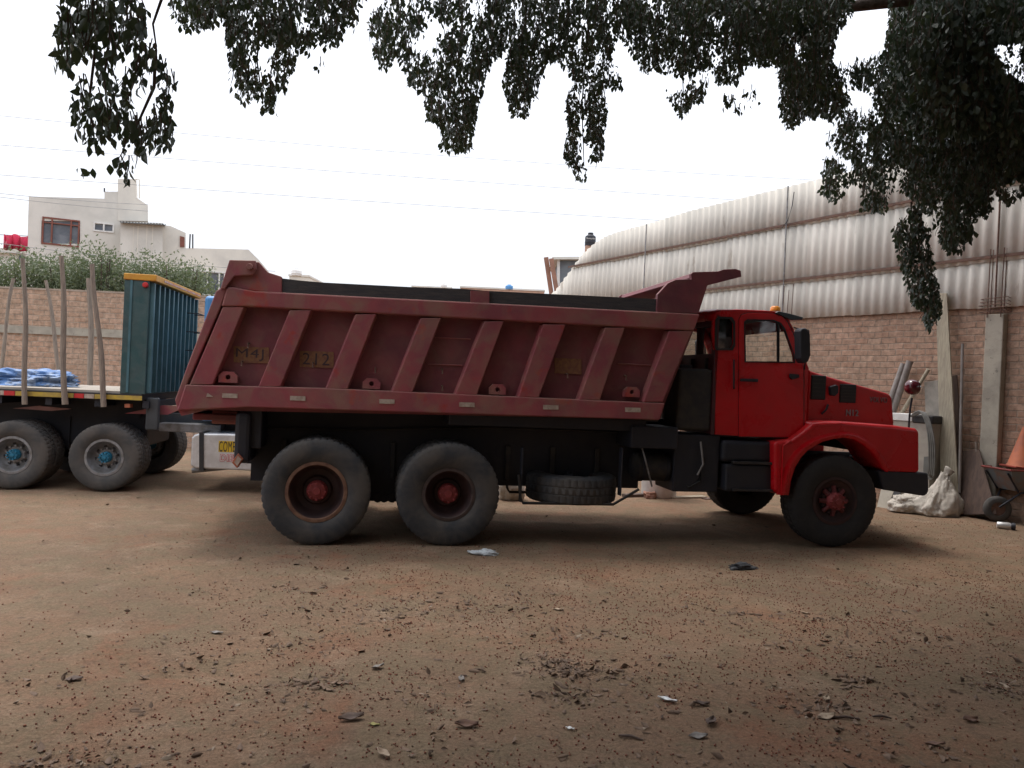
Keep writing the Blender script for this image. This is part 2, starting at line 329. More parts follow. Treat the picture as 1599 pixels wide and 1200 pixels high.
def ground_mat():
    m = bpy.data.materials.new('packed_dirt'); m.use_nodes = True; n = m.node_tree.nodes; L = m.node_tree.links; b = n['Principled BSDF']
    b.inputs['Roughness'].default_value = .95; b.inputs['Specular IOR Level'].default_value = .15
    tc = n.new('ShaderNodeTexCoord')
    def nz(s, d=8, r=.6, dist=0):
        q = n.new('ShaderNodeTexNoise'); q.inputs['Scale'].default_value = s; q.inputs['Detail'].default_value = d; q.inputs['Roughness'].default_value = r; q.inputs['Distortion'].default_value = dist
        L.new(tc.outputs['Object'], q.inputs['Vector']); return q.outputs[0]
    def mr(s, a, b2, c=0, d=1):
        q = n.new('ShaderNodeMapRange'); q.inputs[1].default_value = a; q.inputs[2].default_value = b2; q.inputs[3].default_value = c; q.inputs[4].default_value = d; L.new(s, q.inputs[0]); return q.outputs[0]
    def mi(f, a, c, bt='MIX'):
        q = n.new('ShaderNodeMix'); q.data_type = 'RGBA'; q.blend_type = bt
        if isinstance(f, float): q.inputs[0].default_value = f
        else: L.new(f, q.inputs[0])
        for i, v in ((6, a), (7, c)):
            if isinstance(v, tuple): q.inputs[i].default_value = (*v, 1)
            else: L.new(v, q.inputs[i])
        return q.outputs[2]
    c = mi(mr(nz(.45, 6, .6, .6), .4, .62), (.285, .182, .118), (.23, .157, .106))
    c = mi(mr(nz(.8, 5, .6, 1.0), .54, .66, 0, .7), c, (.27, .135, .082))          # redder soil
    c = mi(mr(nz(1.7, 8, .7, .5), .52, .68, 0, .6), c, (.35, .265, .185))         # pale dust
    c = mi(mr(nz(6, 8, .7), .56, .7, 0, .7), c, (.13, .09, .068))                # damp stains
    c = mi(mr(nz(2.6, 9, .75, .6), .47, .56, 0, .55), c, (.21, .165, .105))         # olive, compacted
    c = mi(mr(nz(38, 8, .8), .57, .66, 0, .6), c, (.11, .075, .055))             # grit
    c = mi(1.0, c, mr(nz(45, 12, .9), .34, .66, .50, 1.42), 'MULTIPLY')
    L.new(c, b.inputs['Base Color'])
    ad = n.new('ShaderNodeMath'); ad.operation = 'ADD'; L.new(nz(25, 10, .75), ad.inputs[0]); L.new(nz(4, 6), ad.inputs[1])
    bp = n.new('ShaderNodeBump'); bp.inputs['Distance'].default_value = .035; bp.inputs['Strength'].default_value = .9; L.new(ad.outputs[0], bp.inputs['Height']); L.new(bp.outputs[0], b.inputs['Normal'])
    return m
tag(link('ground', me, ground_mat()), kind='structure')
def gz(x, y): return float(gh(np.array([x]), np.array([y]))[0])
# ------------------------------------------------------------------ frames
G1 = at_z(495, 852); G3 = at_z(1304, 856)
td = (G3-G1).normalized(); tl = Vector((-td.y, td.x, 0))
TF = Frame(G1+tl*1.25, td)
print('truck', G1, G3, 'yaw', math.degrees(TF.rz), 'len', (G3-G1).length, 'w2', TF.local(at_z(701, 851)))
# ==================================================================== DUMP TRUCK
truck = empty('dump_truck', TF.o, TF.rz, label='red dump truck with faded maroon tipper body parked side-on in the yard', cat='dump truck')
W = -1.25
def TX(pts, y=W): return TF.xz(pts, y)
# --- dump bed
bed_out = TX([(282, 640), (300, 601), (346, 479), (355, 450), (1090, 491), (1083, 516), (1040, 625), (1031, 655)], W+.10)
bed = ext('dump_bed', bed_out, W+.10, W+.14, M_bed2, truck)
ext('far_side', bed_out, 1.11, 1.15, M_bed2, bed)
zb = TF.loc(700, 645, W).z; xr = bed_out[0][0]; xf = bed_out[-1][0]
box('bed_floor', (xr, xf, W+.15, 1.10, zb-.02, zb+.08), M_blk2, bed)
# slanted front wall
bm = bmesh.new(); p0 = TF.loc(1036, 628, W); p1 = TF.loc(1090, 491, W)
vs = [bm.verts.new(v) for v in ((p0.x-.05, W+.1, zb), (p0.x-.05, 1.15, zb), (p1.x-.03, 1.15, p1.z), (p1.x-.03, W+.1, p1.z), (p0.x-.10, W+.1, zb), (p0.x-.10, 1.15, zb), (p1.x-.08, 1.15, p1.z), (p1.x-.08, W+.1, p1.z))]
for f in ((0, 1, 2, 3), (4, 7, 6, 5), (0, 4, 5, 1), (1, 5, 6, 2), (2, 6, 7, 3), (3, 7, 4, 0)): bm.faces.new([vs[i] for i in f])
fin('front_wall', bm, M_bed, bed)
for yy, s in ((W, 1), (1.25, -1)):
    ya, yb = (W-.02, W+.13) if s == 1 else (1.12, 1.27)
    ext('bottom_rail', TX([(277, 641), (290, 601), (500, 606), (720, 618), (1037, 630), (1029, 656), (720, 645), (387, 636)]), ya, yb, M_bed, bed, bevel=.012)
    ext('top_rail', TX([(346, 479), (355, 449), (365, 449), (398, 455), (720, 473), (1092, 491), (1083, 517), (720, 498), (384, 479)]), ya+.0, yb, M_bed, bed, bevel=.015)
    ribs = [((346, 384, 479), (294, 336, 602)), ((450, 490, 484), (401, 441, 605)), ((553, 591, 490), (507, 546, 609)), ((654, 692, 496), (609, 647, 614)),
            ((753, 789, 501), (708, 747, 618)), ((846, 885, 506), (806, 844, 622)), ((943, 978, 511), (902, 938, 626)), ((1042, 1083, 516), (1002, 1037, 629))]
    for (a, b, y1), (c, d, y2) in ribs:
        q = [(x+random.uniform(-.006, .006), z) for x, z in TX([(c, y2-1), (a, y1+1), (b, y1+1), (d, y2-1)])]
        bm = bmesh.new(); o_ = W-.012 if s == 1 else 1.262; i_ = W+.115 if s == 1 else 1.135; e = .018   # tapered hat section
        fr = [bm.verts.new((q[0][0]+e, o_, q[0][1])), bm.verts.new((q[1][0]+e, o_, q[1][1])), bm.verts.new((q[2][0]-e, o_, q[2][1])), bm.verts.new((q[3][0]-e, o_, q[3][1]))]
        bk = [bm.verts.new((x, i_, z)) for x, z in q]
        bm.faces.new(fr); bm.faces.new(bk[::-1])
        for i in range(4): bm.faces.new((fr[i], fr[(i+1) % 4], bk[(i+1) % 4], bk[i]))
        fin('rib', bm, M_bed, bed, bevel=.008)
# horizontal weld lines inside some panels
for a, b in (((676, 527), (735, 530)), ((668, 569), (722, 571)), ((965, 568), (1020, 571))):
    q = TX([a, b], W+.09); tube('weld_strip', [(q[0][0], W+.095, q[0][1]), (q[1][0], W+.095, q[1][1])], .008, M_bed, bed, 6)
# lugs and hooks
for x, y in ((357, 590), (580, 600), (776, 609), (985, 613)):
    c = TF.loc(x, y, W+.06); bm = bmesh.new()
    pts = [(c.x-.09, c.z-.05), (c.x-.09, c.z+.02), (c.x-.05, c.z+.06), (c.x+.05, c.z+.06), (c.x+.09, c.z+.02), (c.x+.09, c.z-.05)]
    hole = [(c.x+.025*math.cos(t), c.z+.005+.025*math.sin(t)) for t in np.linspace(0, 2*math.pi, 10)[:-1]]
    ext('tie_lug', pts, W+.02, W+.08, M_bed, bed, holes=[hole])
for x, y in ((379, 568), (489, 570), (586, 578), (690, 580), (884, 587), (975, 590), (389, 540), (690, 606)):
    c = TF.loc(x, y, W+.09); tube('rope_hook', [(c.x, W+.1, c.z+.02), (c.x, W+.03, c.z+.02), (c.x, W+.02, c.z-.03)], .010, M_rust, bed, 6)
# reflective strips on the lower rail
for x, y in ((359, 618), (465, 622), (604, 627), (729, 632), (860, 636), (988, 640)):
    q = TF.xz([(x-12, y-3.5), (x+12, y-2.8), (x+12, y+4.2), (x-12, y+3.5)], W-.02); ext('reflector_strip', q, W-.026, W-.0215, M_dw, bed)
tri = TF.xz([(322, 620), (324, 614), (333, 620)], W-.02); ext('paint_chip', tri, W-.026, W-.0215, M_dw, bed)
# faded number panels
M_och = mat('faded_ochre_paint', (.23, .115, .05), (.17, .07, .045), 25, .8); M_let = mat('faded_dark_lettering', (.055, .03, .035))
for (x0, x1, y0, y1, s, tx0, tx1) in ((365, 420, 541, 566, 'M4J', 368, 412), (468, 521, 548, 573, '212', 472, 515), (866, 908, 559, 583, '', 0, 0)):
    q = TF.xz([(x0, y1), (x0, y0), (x1, y0+2), (x1, y1+2)], W+.095); ext('number_panel', q, W+.092, W+.0985, M_och, bed)
    if s:
        a = TF.loc(tx0, y1-4, W+.09); b = TF.loc(tx1, y0+5, W+.09); text_obj('number_lettering', s, a.x, a.z, W+.0915, b.x-a.x, b.z-a.z, M_let, bed, .002, 0)
# rear ears, tailgate
for ya, yb in ((W-.015, W+.10), (1.15, 1.265)):
    ext('rear_ear', TX([(349, 452), (350, 440), (358, 408), (404, 409), (418, 425), (440, 432), (440, 459), (398, 455), (360, 449)]), ya+.03, yb, M_bed, bed, bevel=.01)
    ext('tailgate_arm', TX([(345, 452), (359, 407), (400, 408), (401, 420), (396, 430), (367, 432), (359, 442), (352, 452)]), ya-.02, ya+.03, M_bed, bed, bevel=.008)
    c = TF.loc(391, 418, W); lathe('hinge_bolt', [(0, -.06), (.028, -.06), (.032, -.045), (.032, 0), (0, 0)], M_bed, bed, 12, 'y', (c.x, ya if ya < 0 else ya+.1, c.z))
tg = TX([(346, 449), (337, 455), (319, 503), (294, 567), (273, 625), (277, 641), (284, 640), (292, 600), (344, 481), (356, 450)])
ext('tailgate', tg, W+.0, 1.25, M_bed, bed, bevel=.012)
q = TX([(277, 641), (330, 637), (300, 646), (283, 650)]); ext('tail_lip', q, W+.02, 1.2, M_bed, bed)
# side boards
sb = TX([(440, 434.5), (470, 438), (505, 441), (542, 443), (640, 448), (720, 450.5), (760, 454), (860, 459), (940, 462), (1028, 467), (1028, 488), (720, 474), (440, 459)])
ext('side_board', sb, W+.03, W+.08, M_tim, bed); ext('side_board', sb, 1.15, 1.20, M_tim, bed)
q = TX([(735, 454), (764, 455), (764, 477), (735, 475)]); ext('board_stake', q, W+.0, W+.03, M_bed, bed)
# cab guard, in a darker maroon that carries its shade in the colour
cg = [(1025, 488), (1027, 460), (1043, 442.5), (1055, 437), (1080, 436), (1079, 428), (1083, 425), (1121, 424), (1130, 421), (1149, 420), (1157, 423), (1158, 432.5), (1105, 446), (1091, 490)]
for ya, yb in ((W, W+.06), (1.19, 1.25)): ext('guard_bracket', TX(cg), ya, yb, M_bed2, bed, bevel=.006)
ext('cab_guard', TX([(1079, 434), (1083, 426), (1121, 425), (1130, 422), (1149, 421), (1156, 424), (1157, 431), (1110, 442), (1104, 440)]), W+.061, 1.189, M_bed2, bed, bevel=.008)
ext('guard_back', TX([(1066, 488), (1078, 452), (1098, 452), (1088, 489)]), W+.061, 1.189, M_bed2, bed)
# --- chassis
chz0, chz1 = .72, .98
x_r, x_f = TF.loc(385, 700, -.45).x, TF.loc(1420, 700, -.45).x
chs = box('chassis', (x_r, x_f, -.45, -.37, chz0, chz1), M_blk, truck, bevel=.01)
bm = bmesh.new(); b_box(bm, x_r, x_f, .37, .45, chz0, chz1)
for k in np.linspace(x_r+.1, x_f-.3, 9): b_box(bm, k, k+.09, -.37, .37, chz0+.04, chz1-.04)
fin('cross_members', bm, M_blk, chs)
def tb(name, px0, px1, py0, py1, y0, y1, m=M_blk, par=chs, bevel=.015, **k):     # box given by the pixels of its near face
    a = TF.loc(px0, py1, y0); b = TF.loc(px1, py0, y0); return box(name, (a.x, b.x, y0, y1, a.z, b.z), m, par, bevel=bevel, **k)
tb('subframe', 392, 1040, 655, 690, -.58, .58)
for s in (1, -1):
    y0, y1 = (-.64, -.60) if s == 1 else (.60, .64)
    a = TF.loc(392, 735, -.62); b = TF.loc(1000, 655, -.62); box('dark_fill_plate', (a.x, b.x, y0, y1, .56, b.z), M_blk, chs)  # dark plates added to fill in the underbody darkness
tb('spring_pack', 560, 650, 742, 783, -.60, -.42, bevel=.03); tb('spring_pack', 440, 770, 735, 752, -.58, -.44)
for px in (600, 612, 590): 
    c = TF.loc(px, 775, -.6); lathe('spring_bolt', [(0, -.04), (.05, -.04), (.05, .04), (0, .04)], M_blk, chs, 12, 'y', (c.x, -.58, c.z-.02))
c = TF.loc(985, 728, -.85); c2 = TF.loc(1046, 728, -.85)
lathe('air_tank', [(0, c.x), (.12, c.x+.01), (.165, c.x+.05), (.165, c2.x-.05), (.12, c2.x-.01), (0, c2.x)], M_blk2, chs, 24, 'x', (0, -.85, c.z))
for px in (997, 1034): q = TF.loc(px, 728, -.85); lathe('tank_band', [(.160, q.x), (.172, q.x), (.172, q.x+.03), (.160, q.x+.03)], M_blk, chs, 24, 'x', (0, -.85, c.z), cap=False)
tube('brake_hose', [TF.loc(1050, 700, -.9), TF.loc(1062, 745, -1.0), TF.loc(1075, 762, -1.05), TF.loc(1092, 752, -1.06), TF.loc(1100, 715, -1.06)], .013, M_blk2, chs)
tube('brake_hose', [TF.loc(1000, 690, -1.0), TF.loc(1006, 712, -1.1), TF.loc(1018, 760, -1.02)], .010, M_galv, chs)
tube('brake_hose', [TF.loc(1094, 690, -1.08), TF.loc(1098, 725, -1.1), TF.loc(1089, 742, -1.08)], .012, M_galv, chs)
tube('drive_shaft', [TF.loc(720, 752, -.0), TF.loc(1060, 730, 0)], .055, M_blk2, chs, 12)
tube('wheel_rod', [TF.loc(500, 775, -.5), TF.loc(700, 775, -.5)], .03, M_blk2, chs, 8)
for px in (440, 520, 610, 680, 790, 860, 930): 
    q = TF.loc(px, 690, -.66); box('frame_bracket', (q.x, q.x+.06, -.67, -.645, .62, 1.02), M_blk2, chs, bevel=.01)
tube('air_line', [TF.loc(400, 668, -.68), TF.loc(560, 672, -.68), TF.loc(760, 668, -.68), TF.loc(985, 676, -.68)], .012, M_blk2, chs); tb('battery_box', 1050, 1125, 680, 768, -1.05, -.5); tb('gearbox', 1060, 1240, 690, 745, -.35, .35, bevel=.06)
tb('toolbox', 985, 1060, 668, 700, -1.15, -.5)
tb('bed_prop', 700, 1010, 652, 664, -1.1, -.6)
# rear mudguard and tail lamp
tb('rear_mudguard', 364, 392, 645, 724, -1.18, -.6, bevel=.04); tb('rear_mudguard_inner', 372, 410, 640, 700, -1.10, -.62)
tb('rear_hinge', 330, 372, 643, 662, -.9, -.7, m=M_bed); tb('rear_crossbar', 300, 372, 648, 656, -.95, .95, m=M_bed2)
q = TX([(372, 708), (380, 717), (371, 731), (363, 722)], -1.2); lamp = ext('tail_lamp', q, -1.24, -1.12, M_ora, chs, bevel=.006)
q = TX([(371.5, 712), (377, 718), (370.5, 728), (366, 722)], -1.24); ext('lamp_lens', q, -1.247, -1.241, M_dw, chs)
# --- spare wheel in its cradle
def make_wheel(name, r, wdt, parent, mt, mr, mi, mh, dish, hub_r, rim_r, tread='block', seg=64, nuts=0, holes=False):
    """wheel centred on the outer face y=0, body towards +y (away)"""
    rimp = [(rim_r+.012, .012), (rim_r+.008, 0), (rim_r-.022, -.002), (rim_r-.03, .02), (rim_r-.055, dish*.75), (rim_r-.085, dish), (hub_r+.05, dish+.012), (hub_r+.03, dish-.02), (0, dish-.02)]
    wh = lathe(name, rimp[:4], mr, parent, 48, cap=False)
    lathe('rim_dish', rimp[3:], mi, wh, 48, cap=False)
    mid = wdt/2
    prof = [(rim_r-.005, .02), (rim_r+.02, -.002), (rim_r+(r-rim_r)*.35, -.022), (rim_r+(r-rim_r)*.6, -.024), (r*.93, -.012), (r*.955, -.004), (r*.985, .008), (r, .035), (r*1.004, mid*.62), (r*.985, mid*.66), (r*.985, mid*.72), (r*1.004, mid*.78),
            (r*1.004, mid*1.22), (r*.985, mid*1.28), (r*.985, mid*1.34), (r*1.004, mid*1.38), (r, wdt-.035), (r*.985, wdt-.008), (r*.93, wdt+.012), (rim_r+(r-rim_r)*.4, wdt+.02), (rim_r, wdt-.02), (rim_r-.01, mid)]
    prof.append(prof[0])
    def mod(k, j):
        ph = j if k < 12 else j+2
        if k in (5, 6, 17): return 1.0 if (ph % 4) < 3 else .986
        if k in (7, 8, 11, 12, 15, 16): return 1.0 if (ph % 4) < 3 else .982
        return 1
    lathe('tyre', prof, mt, wh, seg*3, mod=mod, autos=28)
    bm = bmesh.new(); hp = [(0, dish-.13), (hub_r*.35, dish-.13), (hub_r*.4, dish-.12), (hub_r*.82, dish-.11), (hub_r, dish-.08), (hub_r, dish)]
    b_lathe(bm, hp, 28)
    for k in range(nuts or 8):
        t = 2*math.pi*k/(nuts or 8); b_lathe(bm, [(0, dish-.145), (.011, dish-.145), (.011, dish-.1)], 6, 'y', (hub_r*.8*math.cos(t), 0, hub_r*.8*math.sin(t)))
    bmesh.ops.remove_doubles(bm, verts=bm.verts, dist=1e-5); fin('hub', bm, mh, wh, autos=35)
    if nuts:
        bm = bmesh.new()
        for k in range(nuts):
            t = 2*math.pi*(k+.5)/nuts; b_lathe(bm, [(0, dish-.035), (.014, dish-.035), (.014, dish+.01)], 6, 'y', ((hub_r+.045)*math.cos(t), 0, (hub_r+.045)*math.sin(t)))
        fin('wheel_nuts', bm, mr, wh)
    if holes:
        bm = bmesh.new()
        for k in range(8):
            t = 2*math.pi*(k+.25)/8; rr = (rim_r-.085+hub_r+.05)/2+.01
            b_lathe(bm, [(0, dish-.002), (.022, dish-.002), (.022, dish+.005)], 10, 'y', (rr*math.cos(t), 0, rr*math.sin(t)))
        fin('hand_hole', bm, M_blk, wh)
    return wh
def ax(px, py, y): return TF.loc(px, py, y)
wc1 = ax(494, 768, W); r1 = wc1.z
w1 = make_wheel('wheel', r1-.002, .29, truck, M_rub, M_rimo, M_rimi, M_hub, .17, .105, .30); w1.location = (wc1.x, W, r1-.006)
w1i = copy_tree(w1, truck); w1i.location = (wc1.x, W+.32, r1-.006); w1i.scale = (1, 1, 1)
wc2 = ax(701, 772, W)
M_rim2 = mat('dull_rim', (.075, .05, .042), (.045, .03, .028), 8, .7)
w2 = make_wheel('wheel', wc2.z-.002, .29, truck, M_rub, M_rim2, M_rimi, M_hub, .17, .105, .27); w2.location = (wc2.x, W, wc2.z-.006)
w2i = copy_tree(w2, truck); w2i.location = (wc2.x, W+.32, wc2.z-.006)
for (wn, yy) in ((w1, 1.25), (w2, 1.25), (w1, .93), (w2, .93)):
    q = copy_tree(wn, truck); q.location = (wn.location.x, yy, wn.location.z); q.rotation_euler = (0, 0, math.pi)
wc3 = ax(1304, 783, W+.02)
w3 = make_wheel('wheel', wc3.z-.002, .30, truck, mat('shaded_tyre_rubber', (.018, .018, .019), (.028, .026, .025), 7, .8, bump=.0015, bscale=60), M_rimi, M_rimi, M_hub, .05, .10, .27, nuts=8); w3.location = (wc3.x, W+.02, wc3.z); w3.rotation_euler = (0, 0, R(-2))  # front tyres get blacker rubber, their shade put into the colour
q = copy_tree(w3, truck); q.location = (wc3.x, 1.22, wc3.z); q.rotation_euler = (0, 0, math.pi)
# raised spokes on front hub
bm = bmesh.new()
for k in range(8):
    t = 2*math.pi*k/8; c, s = math.cos(t), math.sin(t)
    b_tube(bm, [(c*.08, .03, s*.08), (c*.175, .045, s*.175)], [.034, .026], 8)
fin('hub_lobes', bm, mat('dark_red_hub', (.15, .025, .028), (.09, .02, .02), 15, .6), w3, autos=40)
box('axle', (wc1.x-.07, wc1.x+.07, -.6, .6, wc1.z-.08, wc1.z+.08), M_blk, chs, bevel=.03); box('axle', (wc2.x-.07, wc2.x+.07, -.6, .6, wc2.z-.08, wc2.z+.08), M_blk, chs, bevel=.03)
box('axle', (wc3.x-.06, wc3.x+.06, -.85, .85, wc3.z-.05, wc3.z+.05), M_blk, chs, bevel=.02)
for c in (wc1, wc2): lathe('differential', [(0, -.2), (.14, -.16), (.2, 0), (.14, .16), (0, .2)], M_blk, chs, 20, 'y', (c.x, 0, c.z))
sp0 = TF.loc(892, 761, -.75)
spr = make_wheel('spare_wheel', .515, .27, truck, M_rub, M_rimi, M_rimi, M_blk, .1, .08, .27, seg=56)
spr.location = (sp0.x, -.72, sp0.z+.145); spr.rotation_euler = (R(-90), 0, 0)
# cradle bars
a = TF.loc(818, 787, -1.2); b = TF.loc(960, 789, -1.2); c = TF.loc(984, 775, -1.2); d = TF.loc(1000, 765, -1.2); e0 = TF.loc(812, 735, -1.2)
for yy in (-1.15, -.35):
    tube('spare_cradle', [(e0.x, yy, .75), (a.x-.03, yy, a.z+.05), (a.x, yy, a.z), (b.x, yy, b.z), (c.x, yy, c.z), (d.x, yy, .62)], .016, M_blk2, chs, 8)
for k in (a.x+.25, b.x-.05): tube('cradle_bar', [(k, -1.15, a.z+.015), (k, -.35, a.z+.015)], .014, M_blk2, chs, 8)
tb('cradle_hanger', 812, 818, 700, 785, -1.15, -1.05); tb('cradle_hanger', 968, 974, 700, 775, -1.15, -1.05)
# --- cab
CY_ = -1.10
cabp = [(1117, 679), (1116, 548), (1113, 520), (1114, 500), (1118, 489), (1128, 484.5), (1160, 484), (1205, 486), (1222, 490), (1231, 498), (1240, 516), (1256, 562), (1263, 578), (1258, 684), (1231, 685)]
winp = [(1162, 504), (1167, 500), (1205, 501), (1216, 505), (1223, 514), (1238, 553), (1239, 566), (1163, 565)]
qwin = [(1119, 502), (1124, 497), (1140, 498), (1145, 505), (1145, 538), (1141, 545), (1121, 545), (1118, 540)]
def grow(p, k):
    cx = sum(a for a, b in p)/len(p); cy = sum(b for a, b in p)/len(p); return [(a+(a-cx)/abs(a-cx+1e-9)*k, b+(b-cy)/abs(b-cy+1e-9)*k) for a, b in p]
CO = TX(cabp, CY_); CWn = TX(winp, CY_); CQ = TX(qwin, CY_)
cab = ext('cab', CO, CY_, CY_+.05, M_cab, truck, holes=[TX(grow(winp, 2), CY_), CQ], bevel=.006)
ext('far_cab_side', CO, 1.05, 1.10, M_cab, cab, holes=[CWn, CQ])
doorp = [(1154, 682), (1154, 500), (1158, 492), (1168, 489), (1208, 490), (1221, 494), (1229, 502), (1238, 520), (1252, 562), (1255, 580), (1255, 683.5)]
door = ext('door', TX(doorp, CY_-.012), CY_-.014, CY_-.001, M_cab, cab, holes=[CWn], bevel=.006)
M_gask = mat('black_rubber_gasket', (.015, .015, .017), rough=.5)
def frame_ring(name, pts, y0, y1, k, parent, m):
    return ext(name, TX(grow(pts, k), CY_), y0, y1, m, parent, holes=[TX(grow(pts, -.6), CY_)])
ext('door_gap', TX(grow(doorp, .8), CY_-.005), CY_-.006, CY_-.0012, M_gask, cab, holes=[TX(grow(winp, 3), CY_)])
frame_ring('window_gasket', winp, CY_-.020, CY_-.0145, 1.3, cab, M_gask); frame_ring('window_gasket', qwin, CY_-.010, CY_-.001, 2.5, cab, M_gask)
q = TX([(1214, 504), (1216.5, 505), (1216.5, 566), (1214, 566)], CY_); ext('window_divider', q, CY_-.012, CY_+.02, M_gask, cab)
q = TX(grow(winp, .5), CY_); ext('window_glass', q, CY_+.012, CY_+.017, M_glass, cab); ext('window_glass', q, 1.075, 1.08, M_glass, cab)
M_gdark = glass_mat('dark_glass', (.35, .37, .42), .08, .5)
ext('quarter_glass', CQ, CY_+.02, CY_+.025, M_gdark, cab)
# roof, following the profile
top = [(CO[i][0], CO[i][1]) for i in range(3, 10)]
low = [(x, z-.05) for x, z in reversed(top)]
bm = bmesh.new()
prof = [(CO[i][0], CO[i][1]) for i in (3, 4, 5, 6, 7, 8, 9, 10)]
NY = 13; rows = []
for j in range(NY):
    v = -1+2*j/(NY-1); y = v*1.10; lift = .045*(1-v**4)
    rows.append([bm.verts.new((x, y, z+lift*(1 if 0 < i < len(prof)-2 else .3))) for i, (x, z) in enumerate(prof)])
for j in range(NY-1):
    for i in range(len(prof)-1): bm.faces.new((rows[j][i], rows[j][i+1], rows[j+1][i+1], rows[j+1][i]))
rf = fin('roof', bm, M_cab, cab, smooth=True); sm = rf.modifiers.new('solid', 'SOLIDIFY'); sm.thickness = .03; sm.offset = -1
# rear wall with a window, in the local yz-plane
xrw = CO[1][0]; zt = CO[4][1]-.02; z0c = CO[0][1]
bm = bmesh.new(); wzt, wzb = zt-.12, TF.loc(1110, 552, CY_).z
b_ext(bm, [(-1.10, z0c), (-1.10, zt), (1.10, zt), (1.10, z0c)], xrw-.002, xrw+.04, holes=[[(-1.02, wzb), (-1.02, wzt), (-.12, wzt), (-.12, wzb)], [(.12, wzb), (.12, wzt), (1.02, wzt), (1.02, wzb)]])
for v in bm.verts: v.co = Vector((v.co.y, v.co.x, v.co.z))
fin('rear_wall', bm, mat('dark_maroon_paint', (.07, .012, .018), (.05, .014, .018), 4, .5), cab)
for a, b in ((-1.0, -.1), (.1, 1.0)): box('rear_glass', (xrw+.012, xrw+.018, a-.03, b+.03, wzb-.01, wzt+.01), M_wsg, cab)
for k in range(5): box('rear_rib', (xrw-.03, xrw-.003, -.95+k*.42, -.9+k*.42, z0c+.1, wzb-.05), M_blk2, cab)
# windscreen
a0 = CO[10]; a1 = CO[12]
bm = bmesh.new(); vs = [bm.verts.new(v) for v in ((a0[0]-.01, -1.0, a0[1]), (a0[0]-.01, 1.0, a0[1]), (a1[0]-.01, 1.04, a1[1]), (a1[0]-.01, -1.04, a1[1]))]; bm.faces.new(vs)
ws = fin('windscreen', bm, M_wsg, cab)
for s in (-1, 1): tube('screen_pillar', [(a0[0]-.01, s*1.05, a0[1]), (a1[0]-.01, s*1.07, a1[1])], .03 if s else .012, M_cab, cab, 8)
box('cab_floor', (CO[0][0], CO[13][0], -1.04, 1.04, z0c-.02, z0c+.05), M_blk, cab)
box('firewall', (a1[0]-.09, a1[0]-.03, -1.03, 1.03, z0c, a1[1]-.01), M_blk, cab); box('dashboard', (a1[0]-.45, a1[0]-.1, -1.02, 1.02, a1[1]-.28, a1[1]-.07), M_blk, cab, bevel=.05)
sx = CO[0][0]
for yy in (-.65, .62):
    box('seat', (sx+.15, sx+.2+.5, yy-.25, yy+.25, z0c+.2, z0c+.42), M_blk2, cab, bevel=.06); box('seat_back', (sx+.12, sx+.26, yy-.25, yy+.25, z0c+.42, z0c+.88), M_blk2, cab, bevel=.06)
sc_ = Vector((a1[0]-.62, .62, a1[1]+.06)); bm = bmesh.new(); nrm = Vector((-.45, 0, .9)).normalized(); u_ = Vector((0, 1, 0)); v_ = nrm.cross(u_)
b_tube(bm, [sc_+(u_*math.cos(t)+v_*math.sin(t))*.23 for t in np.linspace(0, 2*math.pi, 28)], .014, 6, False)
for t in (0, 2.1, 4.2): b_tube(bm, [sc_, sc_+(u_*math.cos(t)+v_*math.sin(t))*.23], .012, 6)
b_tube(bm, [sc_, sc_+Vector((.3, 0, -.4))], .03, 8); fin('steering_wheel', bm, M_blk, cab)
# cab trim
def pt(px, py, y): q = TF.loc(px, py, y); return (q.x, y, q.z)
tube('grab_handle', [pt(1146, 563, -1.11), pt(1146, 565, -1.15), pt(1146, 604, -1.15), pt(1146, 607, -1.11)], .011, M_blk, cab)
q = TX([(1156, 591.5), (1183, 592), (1183, 597), (1156, 596)], -1.13); ext('door_handle', q, -1.145, -1.115, M_blk, cab, bevel=.004)
q = TX([(1233, 584), (1247, 585), (1247, 590), (1236, 593), (1233, 590)], -1.13); ext('door_catch', q, -1.15, -1.115, M_blk, cab, bevel=.004)
for pts in (((1210, 489), (1216, 486.5), (1232, 490), (1254, 496), (1252, 500), (1236, 500.5)),):
    ext('sun_visor', TX(pts, -1.12), -1.13, 1.13, mat('smoked_visor', (.03, .045, .055), rough=.3), cab, bevel=.006)
c = TF.loc(1210.5, 488, -.75); lathe('beacon', [(0, .06), (.04, .058), (.058, .04), (.062, 0), (.0, 0)], mat('amber_lens', (.9, .33, .02), (.8, .28, .02), rough=.3), cab, 20, 'z', (c.x, -.75, c.z+.015))
mp_ = [(1245, 518), (1248, 513), (1256, 513), (1261, 522), (1262, 555), (1258, 566), (1250, 568), (1246, 560)]
ext('side_mirror', TX(mp_, -1.36), -1.42, -1.28, M_blk, cab, bevel=.02); q = [pt(1264, 514, -1.3), pt(1262, 519, -1.3), pt(1262, 545, -1.3)]
tube('mirror_arm', [pt(1240, 512, -1.1), pt(1256, 516, -1.35), pt(1263, 516, -1.36), pt(1263, 532, -1.36), pt(1258, 560, -1.3), pt(1256, 577, -1.1)], .008, M_blk, cab)
ext('side_mirror', TX(mp_, -1.36), 1.28, 1.42, M_blk, cab, bevel=.02)
# air intake box behind the cab
tb('intake_box', 1056, 1115, 577, 672, -1.08, -.65, m=M_blk2, par=truck, bevel=.04, seg=4)
tb('box_cap', 1062, 1082, 570, 580, -.98, -.8, par=truck); tb('snorkel_pipe', 1090, 1103, 500, 577, -.5, -.38, par=truck, bevel=.05, m=M_blk2)
